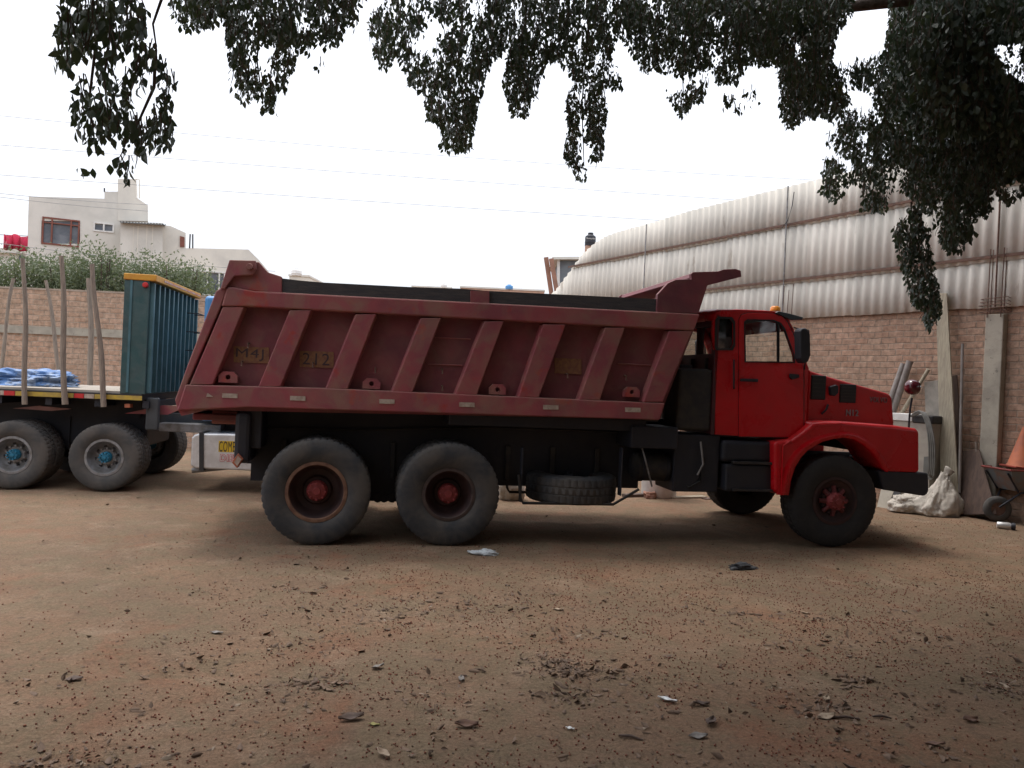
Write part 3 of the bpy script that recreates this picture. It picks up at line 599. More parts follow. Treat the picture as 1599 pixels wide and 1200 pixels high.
# hood
HY = -.96
hp = TX([(1262, 575), (1268, 580), (1300, 590), (1340, 601), (1385, 614), (1391, 617), (1394, 623), (1397, 668), (1330, 668), (1258, 668)], HY)
hood = ext('hood', hp, HY, .96, M_cab, truck, bevel=.06, seg=5)
for o_ in (hood,):
    for p in o_.data.polygons: p.use_smooth = False
def vent(name, px0, px1, py0, py1, n=6):
    a = TF.loc(px0, py1, HY); b = TF.loc(px1, py0, HY)
    v = box(name, (a.x, b.x, HY-.012, HY+.01, a.z, b.z), M_gask, hood, bevel=.015)
    bm = bmesh.new(); dz = (b.z-a.z)/n
    for k in range(1, n): b_box(bm, a.x+.015, b.x-.015, HY-.018, HY-.0125, a.z+k*dz-.006, a.z+k*dz+.006)
    fin('louvres', bm, M_blk2, hood)
vent('vent', 1265, 1290, 587, 624); vent('vent', 1310, 1337, 601, 629)
q = TX([(1293, 604), (1303, 601), (1306, 604), (1306, 614), (1300, 619), (1294, 617)], HY); ext('marker_lamp', q, HY-.05, HY+.01, M_blk, hood, bevel=.01)
tube('hood_latch', [pt(1293, 632, HY-.02), pt(1290, 640, HY-.035), pt(1283, 647, HY-.02)], .012, M_blk, hood)
M_badge = mat('dull_badge_metal', (.30, .28, .28), (.22, .2, .2), 10, .45, metal=.3)
a = TF.loc(1320.5, 649.5, HY); b = TF.loc(1340, 640.5, HY); text_obj('badge_lettering', 'N12', a.x, a.z, HY-.001, b.x-a.x, b.z-a.z, M_badge, hood, .012, 0.01)
a = TF.loc(1357.5, 627, HY); b = TF.loc(1385, 620.5, HY); text_obj('badge_lettering', 'VOLVO', a.x, a.z-.01, HY-.001, b.x-a.x, b.z-a.z+.005, mat('dull_badge_dark', (.26, .14, .14)), hood, .010, 0)
box('grille', (hp[6][0]-.01, hp[6][0]+.05, -.75, .75, hp[7][1]-.35, hp[5][1]-.1), M_blk2, hood, bevel=.02)
# cab lower seam between cab and hood
# fenders
fen = [(1210, 769), (1222, 774.5), (1230, 773), (1234, 748), (1240, 730), (1249, 715), (1259, 704), (1271, 696), (1283, 690), (1300, 685.5), (1317, 683.5), (1333, 686), (1348, 694), (1362, 706), (1372, 720), (1378, 731), (1384, 737), (1437, 739), (1437, 674), (1432, 669.5), (1396, 664.5), (1317, 658.5), (1290, 658.5), (1271, 660.5), (1254, 675), (1237, 687), (1210, 690)]
for ya, yb in ((-1.23, -.70), (.70, 1.23)):
    ext('fender', TX(fen, -1.23), ya, yb, M_cab, truck, bevel=.045, seg=4)
arch = fen[2:17]
af = TX(arch, -1.23); outer = TX([(1212.5, 773), (1219, 742), (1227, 722), (1238, 706), (1251, 694), (1266, 685), (1281, 679), (1300, 675), (1318, 673), (1336, 676), (1353, 684), (1368, 697), (1379, 712), (1385, 722), (1390, 731)], -1.23)
bm = bmesh.new()
n_ = len(af); A1 = [bm.verts.new((x, -1.25, z)) for x, z in af]; B1 = [bm.verts.new((x*.35+o[0]*.65, -1.245, z*.35+o[1]*.65)) for (x, z), o in zip(af, outer)]; B2 = [bm.verts.new((o[0], -1.225, o[1])) for o in outer]; A2 = [bm.verts.new((x, -1.20, z)) for x, z in af]
for i in range(n_-1):
    for P_, Q_ in ((A2, A1), (A1, B1), (B1, B2)): bm.faces.new((P_[i], P_[i+1], Q_[i+1], Q_[i]))
fin('arch_lip', bm, M_cab, truck, smooth=True)
a_, b_, c_, d_ = TF.loc(1209, 690, -1.12), TF.loc(1209, 770, -1.12), TF.loc(1221, 774, -1.243), TF.loc(1224, 697, -1.243)
bm = bmesh.new(); vs = [bm.verts.new(v) for v in (a_, b_, c_, d_)]; bm.faces.new(vs); top_ = bm.verts.new(TF.loc(1237, 688, -1.243)); bm.faces.new((vs[0], vs[3], top_))
fl_ = fin('fender_flare', bm, M_cab, truck); sm = fl_.modifiers.new('s', 'SOLIDIFY'); sm.thickness = .008
q = TX([(1214, 771), (1216, 694), (1236, 690), (1256, 677), (1272, 663), (1315, 661), (1315, 663.5), (1273, 665.5), (1257, 680), (1238, 692), (1219, 697), (1217, 772)], -1.23)
ext('fender_crease', q, -1.236, -1.2295, M_cab, truck, bevel=.003)
ext('bumper', TX([(1371, 735), (1449, 739), (1450, 765), (1448, 772), (1443, 775), (1378, 765)], -1.2), -1.21, 1.21, M_blk, truck, bevel=.02)
ext('inner_arch', TX([(1232, 760), (1245, 715), (1271, 692), (1317, 680), (1360, 700), (1384, 735), (1384, 668), (1235, 690)], -.68), -.68, -.64, M_blk, truck)
# steps under the door
st = tb('step_tank', 1128, 1208, 690, 722, -1.12, -.72, m=M_blk, par=truck, bevel=.05, seg=4)
tb('step_tank', 1132, 1208, 727, 768, -1.14, -.72, m=M_blk, par=truck, bevel=.03, seg=3)
for y_ in (723.5, 766): tb('step_rail', 1145, 1210, y_-1, y_+1.4, -1.17, -1.12, m=M_blk2, par=truck, bevel=.003)
# fender-top mirror on its stalk
c0 = TF.loc(1419, 668, -1.05); mt_ = tube('fender_mirror', [(c0.x, -1.05, c0.z-.02), pt(1421, 640, -1.05), pt(1424, 622, -1.05)], .012, M_blk, truck)
mc = Vector(pt(1423, 605, -1.05)); 
lathe('mirror_head', [(0, -.07), (.05, -.065), (.085, -.03), (.095, .01), (.09, .05), (0, .06)], mat('glossy_maroon', (.10, .012, .02), rough=.15, coat=.5), mt_, 24, 'x', mc)
lathe('mirror_glass', [(.0, -.006), (.085, -.006), (.085, 0), (0, 0)], mat('mirror_silver', (.8, .8, .8), rough=.05, metal=1), mt_, 24, 'x', mc+Vector((.065, 0, 0)))
for z in bpy.data.objects:
    if z.name.startswith('rear_mudguard_inner'): z.name = 'mudguard_bracket'
# ==================================================================== WAREHOUSE (right)
VPd = ray(120, 565); VPd = Vector((VPd.x, VPd.y, 0)).normalized()
WF = Frame(at_z(1500, 800), -VPd)
print('warehouse', WF.o, math.degrees(WF.rz))
wh = empty('warehouse', WF.o, WF.rz, label='warehouse with tall corrugated sheet wall above a brick base behind the red cab', cat='warehouse')
M_wbr = brick_mat('warehouse_brick', (.38, .225, .155), (.50, .325, .235), (.36, .28, .22), .27, .105, (.34, .25, .185))
xL = WF.loc(852, 600).x; xR = 7.5
zbk = (WF.loc(1253, 491).z+WF.loc(1599, 469).z)/2
print('brick top', WF.loc(1253, 491).z, WF.loc(1599, 469).z, 'purlins', WF.loc(893, 418).z, WF.loc(1434, 315).z, WF.loc(1102, 454).z, WF.loc(1599, 398).z, 'xL', xL)
box('brick_wall', (xL, xR, 0, .2, -.3, zbk), M_wbr, wh)
zp2 = (WF.loc(1102, 454).z+WF.loc(1599, 398).z)/2; zp1 = (WF.loc(893, 418).z+WF.loc(1434, 315).z)/2
tops = [(849, 470), (871, 454), (885, 435), (898, 418), (913, 398), (932, 381), (948, 371), (966, 364), (1017, 350), (1083, 330), (1161, 313), (1239, 294), (1283, 283), (1440, 243), (1599, 205), (1700, 180)]
tp = WF.xz(tops); tx = np.array([p[0] for p in tp]+[xR+1]); tz = np.array([p[1] for p in tp]+[tp[-1][1]])
tz[9:] = np.maximum.accumulate(tz[9:])
print('tops', [round(float(v), 2) for v in tz])
def corr_mat():
    m = mat('corrugated_fibre_cement', (.70, .66, .59), (.60, .57, .51), 1.3, .85, bump=.002, bscale=30, c3=(.46, .41, .35), s3=2.2, l3=.64, stretch=(1.5, 1.5, .35))
    n = m.node_tree.nodes; L = m.node_tree.links; b = n['Principled BSDF']; src = b.inputs['Base Color'].links[0].from_socket
    tc = n.new('ShaderNodeTexCoord'); sp = n.new('ShaderNodeSeparateXYZ'); L.new(tc.outputs['Object'], sp.inputs[0])
    fl = n.new('ShaderNodeMath'); fl.operation = 'SNAP'; fl.inputs[1].default_value = 1.05; L.new(sp.outputs[0], fl.inputs[0])
    wn = n.new('ShaderNodeTexWhiteNoise'); wn.noise_dimensions = '1D'; L.new(fl.outputs[0], wn.inputs['W'])
    mr = n.new('ShaderNodeMapRange'); mr.inputs[3].default_value = .82; mr.inputs[4].default_value = 1.08; L.new(wn.outputs[0], mr.inputs[0])
    mu = n.new('ShaderNodeMix'); mu.data_type = 'RGBA'; mu.blend_type = 'MULTIPLY'; mu.inputs[0].default_value = 1; L.new(src, mu.inputs[6]); L.new(mr.outputs[0], mu.inputs[7])
    L.new(mu.outputs[2], b.inputs['Base Color']); return m
M_corr = corr_mat()
def corr(name, za, zb_, yoff):
    per = .19; xs = np.arange(xL, xR, per/8); bm = bmesh.new(); prev = None
    for x in xs:
        t = min(zb_, float(np.interp(x, tx, tz)))
        sheet = math.floor(x/1.05); ed = (random.Random(sheet*7+int(za*10)).uniform(-.02, .02))
        if t <= za+.05: prev = None; continue
        y = yoff-.021*math.sin(2*math.pi*x/per); v = [bm.verts.new((x, y-(.012 if k == 0 else 0), z)) for k, z in enumerate((za+ed, (za+t)/2, t))]
        if prev:
            for k in range(2): bm.faces.new((prev[k], v[k], v[k+1], prev[k+1]))
        prev = v
    o = fin(name, bm, M_corr, wh, smooth=True); sm = o.modifiers.new('s', 'SOLIDIFY'); sm.thickness = .008; return o
corr('corrugated_sheet', zbk-.08, zp2+.05, -.05); corr('corrugated_sheet', zp2-.06, zp1+.05, -.062); corr('corrugated_sheet', zp1-.06, 30, -.074)
for z, xs in ((zp2, WF.loc(1100, 454).x-6), (zp1, WF.loc(893, 418).x)): box('purlin', (xs, xR, -.130, -.112, z-.022, z+.022), M_rust, wh)
for px, py in ((1018, 352), (1240, 293), (1572, 300)):
    q = WF.loc(px, py); tube('post', [(q.x, -.17, zbk-.1), (q.x, -.17, min(q.z, float(np.interp(q.x, tx, tz))))], .014, M_galv if px < 1500 else M_rust, wh)
q = WF.loc(1240, 300, -.2); tube('loose_cable', [WF.loc(1240, 300, -.2), WF.loc(1237, 322, -.2), WF.loc(1230, 345, -.2), WF.loc(1221, 356, -.2)], .008, M_wire, wh, 6)
# concrete column and tie beam stubs
cq = WF.xz([(1529, 720), (1532, 492), (1562, 488), (1557, 720)], -.12)
box('column', (cq[0][0]+.0, cq[3][0], -.13, -.003, -.3, cq[1][1]), M_con, wh, bevel=.012)
bm = bmesh.new(); c = (cq[0][0]+cq[3][0])/2
for a, b in ((-.1, -.1), (.1, -.1), (-.1, -.02), (.1, -.02)):
    b_tube(bm, [(c+a, b-.05, cq[1][1]-.05), (c+a+.01, b-.05, cq[1][1]+1.0)], .008, 6)
for k in range(5):
    z = cq[1][1]+.03+k*.05; j = .02*math.sin(k*5)
    b_tube(bm, [(c-.2+j, -.19, z), (c+.2, -.19+j, z+.02), (c+.2, -.04, z), (c-.2, -.04+j, z), (c-.2+j, -.19, z)], .006, 5)
fin('rebar_cage', bm, M_rust, wh)
bm = bmesh.new()
for px in (1214, 1222, 1229, 1236): b_tube(bm, [WF.loc(px, 491, -.22), WF.loc(px+3, 441+(px % 5)*3, -.24)], .007, 5)
fin('rebar_stub', bm, M_rust, wh)
# gable / side and roof so that the building has depth
bm = bmesh.new(); xs = np.arange(xL, xR, .5); prev = None
for x in xs:
    z = float(np.interp(x, tx, tz))-.06; v = [bm.verts.new((x, 0.02, z)), bm.verts.new((x, 9, z))]
    if prev: bm.faces.new((prev[0], v[0], v[1], prev[1]))
    prev = v
fin('roof', bm, M_corr, wh); 
# ==================================================================== BACK BRICK WALL
BF = Frame((0, 17, 0), (1, 0, 0))
M_bbr = brick_mat('yard_wall_brick', (.46, .29, .20), (.54, .37, .275), (.46, .37, .29), .26, .115, (.40, .29, .21))
bw = empty('brick_yard_wall', (0, 17, 0), 0, label='long brick yard wall with a cement band behind the flatbed', cat='wall')
zt_ = BF.loc(150, 457).z; zc0 = BF.loc(100, 524).z; zc1 = BF.loc(100, 512).z
print('back wall top', zt_, zc0, zc1)
xe = 4.2
box('brick_face', (-26, xe, 0, .2, -.3, zc0), M_bbr, bw); box('brick_face', (-26, xe, 0, .2, zc1, zt_), M_bbr, bw)
box('cement_band', (-26, xe, -.03, .2, zc0, zc1), M_con, bw)
box('wall_coping', (-26, xe, -.01, .21, zt_, zt_+.04), mat('crumbled_mortar', (.42, .34, .27), (.33, .26, .2), 6, .95, bump=.01), bw)
for x in (-22, -18.5, -15, -11.6, -2, 1.5): box('wall_column', (x, x+.25, -.02, .19, -.3, zc0-.001), M_con, bw)
# unseen brick walls added behind the camera to block low sky light
box('light_blocking_wall', (-26, 16, -31.2, -31, -.3, zt_+.6), M_bbr, bw); box('light_blocking_wall', (15.8, 16, -31, -12, -.3, zt_+.6), M_bbr, bw)
# ==================================================================== FLATBED TRUCK (left)
Ga = at_z(160, 768); Gb = at_z(12, 766)
FD = Vector((math.cos(R(8.6)), math.sin(R(8.6)), 0)); FFl = Vector((-FD.y, FD.x, 0))
FF = Frame(Ga+FFl*1.25, FD)
print('flatbed', Ga, Gb, FF.local(Gb), FF.local(Ga))
fb = empty('flatbed_truck', FF.o, FF.rz, label='flatbed truck with teal headboard, yellow side stripe and grey wheels beside the dump truck', cat='flatbed truck')
def fx(pts, y=W): return FF.xz(pts, y)
zd1 = FF.loc(150, 611, W).z; zd0 = FF.loc(150, 624, W).z
xdl = FF.loc(-420, 615, W).x; xdr = FF.loc(222, 615, W).x
print('deck', zd0, zd1, xdl, xdr)
deck = box('deck', (xdl, xdr, W, 1.25, zd0, zd1-.02), M_blk2, fb, bevel=.005)
bm = bmesh.new()
for k in range(12):
    y = -1.22+k*.204; b_box(bm, xdl+.05, xdr-.1, y, y+.196, zd1-.019, zd1+.01)
fin('deck_planks', bm, mat('pale_deck_planks', (.45, .40, .34), (.32, .28, .23), 5, .85, stretch=(.6, 6, 6)), deck)
# stripe of yellow / red / white on the side rail
za, zbb = zd0+.01, zd0+.07
def stripe(px0, px1, m_, nm): 
    a, b = FF.loc(px0, 619, W).x, FF.loc(px1, 619, W).x; box(nm, (a, b, W-.006, W-.001, za, zbb), m_, deck)
M_ye2 = mat('yellow_side_stripe', (.55, .38, .05), (.40, .28, .07), 10, .6)
stripe(-420, -14, M_ye2, 'yellow_stripe'); stripe(-14, 6, M_dw, 'white_marker'); stripe(6, 23, M_red, 'red_marker'); stripe(24, 115, M_ye2, 'yellow_stripe'); stripe(116, 131, M_red, 'red_marker'); stripe(132, 147, M_dw, 'white_marker'); stripe(148, 222, M_ye2, 'yellow_stripe')
# headboard
p_n = FF.loc(187, 610, W); p_f = FF.loc(231, 612, W); hzt = FF.loc(200, 437, W).z
ytop = FF.loc(200, 427, W).z
hb = box('headboard', (p_n.x, p_f.x-.04, W, 1.2, zd1-.02, hzt), M_teal, fb, bevel=.008)
bm = bmesh.new(); x1 = p_f.x-.04
for k in range(11):
    y = W+.05+k*.235; b_box(bm, x1, x1+.055, y, y+.055, zd1, hzt-.02)
fin('headboard_ribs', bm, M_teal2, hb, bevel=.004)
bm = bmesh.new(); b_box(bm, p_n.x-.01, x1+.09, W-.015, 1.21, hzt, ytop); fin('headboard_cap', bm, M_yel, hb, bevel=.01)
box('cap_tape', (x1+.091, x1+.096, -.9, 1.15, hzt+.03, ytop-.03), mat('faded_red_white_tape', (.55, .18, .12), (.5, .4, .34), 12, .7), hb)
box('headboard_edge', (p_n.x+.08, p_n.x+.11, W-.012, W-.001, zd1, hzt-.002), M_teal2, hb)
lathe('marker_lamp', [(0, -.05), (.03, -.045), (.038, -.02), (.038, 0)], M_red, hb, 16, 'y', (x1-.05, W, hzt-.06))
bm = bmesh.new()
for k in range(4):
    z = zd1+.35+k*.3; b_tube(bm, [(x1+.03, .6, z), (x1+.2, .62, z), (x1+.2, 1.0, z), (x1+.03, 1.02, z)], .01, 6)
b_tube(bm, [(x1+.19, .8, zd1+.65), (x1+.26, .82, zd1+.5), (x1+.24, .82, zd1+.3)], .008, 6)
fin('ladder_rung', bm, M_blk, hb)
# chassis
fch = box('chassis', (xdl+.5, FF.loc(700, 660, -.5).x, -.47, -.39, .80, 1.06), mat('bluish_chassis_steel', (.06, .07, .085), (.09, .09, .09), 5, .6), fb, bevel=.008)
box('chassis_rail', (xdl+.5, FF.loc(700, 660, -.5).x, .39, .47, .80, 1.06), M_blk2, fch)
bm = bmesh.new()
for k in range(14): x = xdl+.6+k*.62; b_box(bm, x, x+.08, W+.04, 1.2, zd0-.1, zd0-.001)
b_box(bm, xdl+.3, xdr-.2, -.62, -.5, zd0-.28, zd0-.002); b_box(bm, xdl+.3, xdr-.2, .5, .62, zd0-.28, zd0-.002); fin('deck_beams', bm, M_blk, fch)
def fbx(name, px0, px1, py0, py1, y0, y1, m=M_blk, par=None, **k):
    a = FF.loc(px0, py1, y0); b = FF.loc(px1, py0, y0); return box(name, (a.x, b.x, y0, y1, a.z, b.z), m, par or fch, **k)
fbx('axle_gear', -60, 230, 645, 690, -.6, .6, bevel=.04)
fbx('spring_hanger', 62, 110, 650, 700, -.62, -.4); fbx('mud_flap', 226, 248, 622, 672, -1.15, -1.05, bevel=.02, m=mat('grey_rubber_flap', (.06, .065, .07)))
ext('marker_fin', fx([(195, 646), (255, 633), (290, 636), (262, 648)], -1.0), -1.0, -.96, M_bed, fch)
ext('marker_fin', fx([(20, 638), (60, 634), (112, 639), (80, 642)], -1.0), -1.0, -.96, mat('dusty_pink_fin', (.28, .14, .12)), fch)
ext('side_lamp', fx([(195, 631), (204, 631), (204, 637), (195, 637)], -1.2), -1.22, -1.1, M_ora, fch, bevel=.006)
fbx('rear_rail_cover', 248, 345, 664, 674, -.75, -.48, m=M_galv, bevel=.01)
wz = FF.loc(160, 715, W).z; print('flat wheel z', wz)
fwr = FF.loc(160, 715, W)
fw = make_wheel('wheel', fwr.z-.002, .26, fb, M_rubd, M_galv, M_galv, M_bhub, .13, .075, .245, nuts=10, holes=True); fw.location = (FF.local(Ga).x, W, fwr.z)
fxs = (FF.local(Ga).x, FF.local(Gb).x, FF.local(Gb).x-1.3)
for i, x in enumerate(fxs):
    for yy, rz in ((W, 0), (W+.29, 0), (1.25, math.pi), (.96, math.pi)):
        if i == 0 and yy == W: continue
        q = copy_tree(fw, fb); q.location = (x, yy, fwr.z); q.rotation_euler = (0, 0, rz)
# tractor side: fuel tank with lettering
tkp = fx([(297, 728), (299, 684), (303, 679), (312, 677), (420, 679), (425, 684), (425, 733), (420, 737), (305, 732)], -1.15)
tank = ext('fuel_tank', tkp, -1.15, -.55, M_alu, fb, bevel=.035, seg=4)
ext('tank_strap', fx([(311, 676), (318, 676), (318, 736), (311, 735)], -1.16), -1.165, -.54, M_blk2, tank)
a = FF.loc(342, 705.5, -1.15); b = FF.loc(402, 691, -1.15)
M_ylt = mat('yellow_lettering', (.75, .48, .02)); 
box('lettering_ground', (a.x-.008, b.x+.008, -1.154, -1.1505, a.z-.004, b.z+.004), M_ylt, tank)
text_obj('lettering', 'COMBUSTIBLE', a.x, a.z, -1.1545, (b.x-a.x)*1.0, b.z-a.z, M_blk, tank, .002, 0)
a = FF.loc(344, 720.5, -1.15); b = FF.loc(386, 711, -1.15)
text_obj('lettering', 'DIESEL', a.x-.006, a.z-.006, -1.1508, b.x-a.x+.012, b.z-a.z+.012, M_red, tank, .002, .06)
text_obj('lettering', 'DIESEL', a.x, a.z, -1.1535, b.x-a.x, b.z-a.z, M_white, tank, .002, .0)
tube('tank_pipe', [FF.loc(300, 735, -1.0), FF.loc(380, 727, -1.0), FF.loc(425, 727, -1.0)], .04, M_galv, fch)
# blue cab hidden behind the tipper
cb0 = FF.loc(319, 470, -1.1); cb1 = FF.loc(520, 470, -1.1)
bc = box('cab', (cb0.x, cb1.x, -1.1, 1.1, 1.0, FF.loc(325, 462, -1.1).z), M_blue, fb, bevel=.05, seg=3)
box('cab_window', (cb1.x-.9, cb1.x-.2, -1.112, -1.101, 1.95, 2.4), M_gdark, bc); box('windscreen', (cb1.x-.01, cb1.x+.012, -.95, .95, 1.9, 2.45), M_gdark, bc)
box('cab_bumper', (cb1.x-.05, cb1.x+.1, -1.1, 1.1, .5, .85), M_blk2, bc, bevel=.02)
xfw = FF.loc(498, 715, W).x; q = copy_tree(fw, fb); q.location = (xfw, W+.03, fwr.z); q = copy_tree(fw, fb); q.location = (xfw, 1.22, fwr.z); q.rotation_euler = (0, 0, math.pi)
# wooden stakes
stk = [((37, 404), (40, 632), W-.05, .032, 'pale upright wooden stake on the near side of the flatbed, leftmost upright one'),
       ((96, 400), (102, 632), W-.05, .035, 'thick upright wooden stake on the near side of the flatbed, between two leaning ones'),
       ((145, 413), (163, 636), W-.05, .033, 'long leaning stake on the near side of the flatbed, nearest the teal headboard'),
       ((21, 435), (-4, 606), 1.2, .028, 'thin stake leaning left on the far side of the flatbed, above the blue tarp'),
       ((72, 438), (97, 606), 1.2, .030, 'dark-topped stake leaning right on the far side of the flatbed'),
       ((140, 435), (142, 606), 1.2, .042, 'broad pale post on the far side of the flatbed, behind the leaning near stake')]
for a, b, yl, r_, lab in stk:
    p, q = FF.world(FF.loc(*a, yl)), FF.world(FF.loc(*b, yl)); n_ = 9; bm = bmesh.new(); ph = random.random()*6
    pts = [Vector((0, 0, 0))+(p-q)*t+Vector((.012*math.sin(ph+t*7), .01*math.cos(ph+t*5), 0)) for t in np.linspace(0, 1, n_)]
    b_tube(bm, pts, [r_*(1.15-.3*t+.06*math.sin(ph+9*t)) for t in np.linspace(0, 1, n_)], 9); o = fin('wooden_stake', bm, M_wood, None, autos=50); o.location = q
    tag(o, lab, 'wooden stake', 'wooden stakes standing along the flatbed deck')
# cloth heap
def heap(name, c, sx_, sy, sz, m, seed, n=22, fold=.25, label=None, cat=None, group=None, rz=0, power=2.2):
    bm = bmesh.new(); bmesh.ops.create_icosphere(bm, subdivisions=5, radius=1)
    from mathutils import noise as N
    for v in bm.verts:
        p = v.co.copy(); k = 1+fold*N.noise(p*1.6+Vector((seed, 0, 0)))+fold*.6*abs(N.noise(p*4+Vector((0, seed, 0))))+fold*.25*N.noise(p*11)
        q = Vector((abs(p.x)**(2/power)*math.copysign(1, p.x), abs(p.y)**(2/power)*math.copysign(1, p.y), abs(p.z)**(2/power)*math.copysign(1, p.z)))*k
        v.co = Vector((q.x*sx_, q.y*sy, max(q.z, -.55)*sz+.55*sz))
    o = fin(name, bm, m, None, smooth=True); o.location = c; o.rotation_euler = (0, 0, rz)
    return tag(o, label, cat, group)
tc_ = FF.world(FF.loc(48, 606, -.2)); tc_.z = zd1+.005
heap('tarpaulin', tc_, .62, .45, .14, mat('blue_tarpaulin', (.08, .18, .40), (.30, .38, .52), 5, .6, bump=.02, bscale=9, lo=.48, hi=.56), 3, label='crumpled blue and white tarpaulin heaped on the flatbed deck', cat='tarpaulin', fold=.5)
# ==================================================================== HOUSES BEHIND
HFr = Frame((-15.5, 31, 0), (math.cos(R(25)), math.sin(R(25)), 0))
house = empty('cement_house', HFr.o, HFr.rz, label='unpainted grey cement house with red framed window above the hedge', cat='house')
def hx(pts, y=0): return HFr.xz(pts, y)
ext('wall', hx([(40, 470), (45, 307), (163, 310.5), (163, 299.5), (184, 299.5), (184, 310), (188, 345), (188, 470)]), 0, 7, M_cem, house, holes=[hx([(65, 345), (125, 346), (125, 381), (64, 381)]), hx([(146, 350), (178, 350), (178, 361), (146, 361)])])
ext('stair_tower', hx([(184, 345), (184, 280), (213, 280), (213, 309), (231, 321), (231, 346)], 0), -.02, 3, M_cem2, house)
ext('annex_wall', hx([(188, 470), (188, 346), (254, 348.5), (254, 470)], -1.2), -1.2, -.03, M_cem, house)
ext('side_wing', hx([(254, 470), (254, 352), (266, 353), (290, 364), (290, 388), (305, 388), (388, 390), (405, 407), (420, 425), (420, 470)], -.8), -.8, 5, M_cem2, house, holes=[hx([(302, 426), (351, 427), (351, 460), (302, 460)], -.8)])
rfm = mat('grey_roof_sheet', (.16, .17, .18), (.11, .12, .13), 3, .6)
bm = bmesh.new(); a = HFr.loc(187, 345, -1.4); b = HFr.loc(258, 349, -1.4); xs = np.linspace(a.x, b.x, 60)
rw = [[bm.verts.new((x, y, a.z+(b.z-a.z)*i/59+.03*math.sin(i*1.6)+dz)) for i, x in enumerate(xs)] for y, dz in ((-1.5, -.05), (-.03, .15))]
for i in range(59): bm.faces.new((rw[0][i], rw[0][i+1], rw[1][i+1], rw[1][i]))
o = fin('roof_sheet', bm, rfm, house); sm = o.modifiers.new('s', 'SOLIDIFY'); sm.thickness = .03
for px in (208, 215, 229, 238): 
    q = HFr.loc(px, 350, -1.2); box('annex_batten', (q.x, q.x+.04, -1.215, -1.201, 2.5, q.z-.05), M_cem2, house)
M_rfr = mat('red_brown_frame', (.22, .07, .045)); M_win = mat('dark_window_pane', (.09, .10, .12), (.16, .17, .19), 2, .12)
def hwin(x0, x1, y0, y1, m_, yl, mull, tr=None, cur=None):
    a = HFr.loc(x0, y1, yl); b = HFr.loc(x1, y0, yl); bm = bmesh.new(); t = .055
    b_box(bm, a.x, b.x, yl-.04, yl+.1, b.z-t, b.z); b_box(bm, a.x, b.x, yl-.04, yl+.1, a.z, a.z+t)
    for f in [0]+mull+[1]:
        x = a.x+(b.x-a.x-t)*f; b_box(bm, x, x+t, yl-.035, yl+.095, a.z+t, b.z-t)
    if tr: z = a.z+(b.z-a.z)*tr; b_box(bm, a.x+t, b.x-t, yl-.03, yl+.09, z, z+t*.8)
    fr = fin('window', bm, m_, house); box('pane', (a.x+.02, b.x-.02, yl+.06, yl+.075, a.z+.02, b.z-.02), M_win, fr)
hwin(64.5, 125, 345, 381, M_rfr, 0, [.25, .78], .78); hwin(145.5, 178.5, 350, 361, M_white, 0, [.5]); hwin(302, 352, 426, 460, M_white, -.8, [.42, .82])
q = hx([(281, 369), (288, 371), (288, 386), (281, 386)], -.8); ext('window', q, -.85, -.801, M_rfr, house)
for p in ([(212, 280), (218, 281), (218, 310)],):
    tube('vent_pipe', [HFr.loc(*k, -.1) for k in p], .03, M_cem2, house, 6)
tube('antenna', [HFr.loc(163, 300, 0), HFr.loc(163, 294, 0)], .03, M_wire, house, 5); tube('antenna', [HFr.loc(296, 388, -.8), HFr.loc(297, 366, -.8)], .03, M_wire, house, 5); tube('antenna', [HFr.loc(301, 388, -.8), HFr.loc(301, 366, -.8)], .03, M_wire, house, 5)
# blanket on a clothes line
bm = bmesh.new(); a = HFr.loc(6, 366, -2); b = HFr.loc(43, 369, -2); zlo = HFr.loc(25, 391, -2).z
g_ = [[bm.verts.new((a.x+(b.x-a.x)*i/16, -2+.06*math.sin(i*1.3), z0_+(-.04*math.sin(i*.2*math.pi)))) for i in range(17)] for z0_ in (a.z, (a.z+zlo)/2, zlo)]
for r_ in range(2):
    for i in range(16): bm.faces.new((g_[r_][i], g_[r_][i+1], g_[r_+1][i+1], g_[r_+1][i]))
o = fin('blanket', bm, mat('red_floral_blanket', (.60, .03, .08), (.12, .03, .04), 1.6, .9, c3=(.7, .2, .25), s3=3, l3=.6), smooth=True); o.location = HFr.o; o.rotation_euler = (0, 0, HFr.rz)
sm = o.modifiers.new('s', 'SOLIDIFY'); sm.thickness = .04; tag(o, 'red floral blanket hanging on a line left of the cement house', 'blanket')
o = tube('clothes_line', [at_depth(-40, 365, 30), at_depth(44, 369, 30)], .012, M_wire, None, 5); tag(o, 'thin line holding up the red floral blanket', 'line')
nh = empty('pale_house', (0, 36, 0), 0, label='low pale building with a light roof below the red blanket', cat='house'); NF = Frame((0, 36, 0), (1, 0, 0))
ext('wall', NF.xz([(-60, 470), (-60, 394), (40, 396), (40, 470)]), 0, 5, M_white, nh); ext('roof', NF.xz([(-64, 395), (-64, 388), (42, 390), (42, 397)]), -.3, 5.2, M_cem, nh)
q = NF.xz([(30, 399), (38, 399), (38, 412), (30, 412)]); ext('window', q, -.03, -.001, M_win, nh)
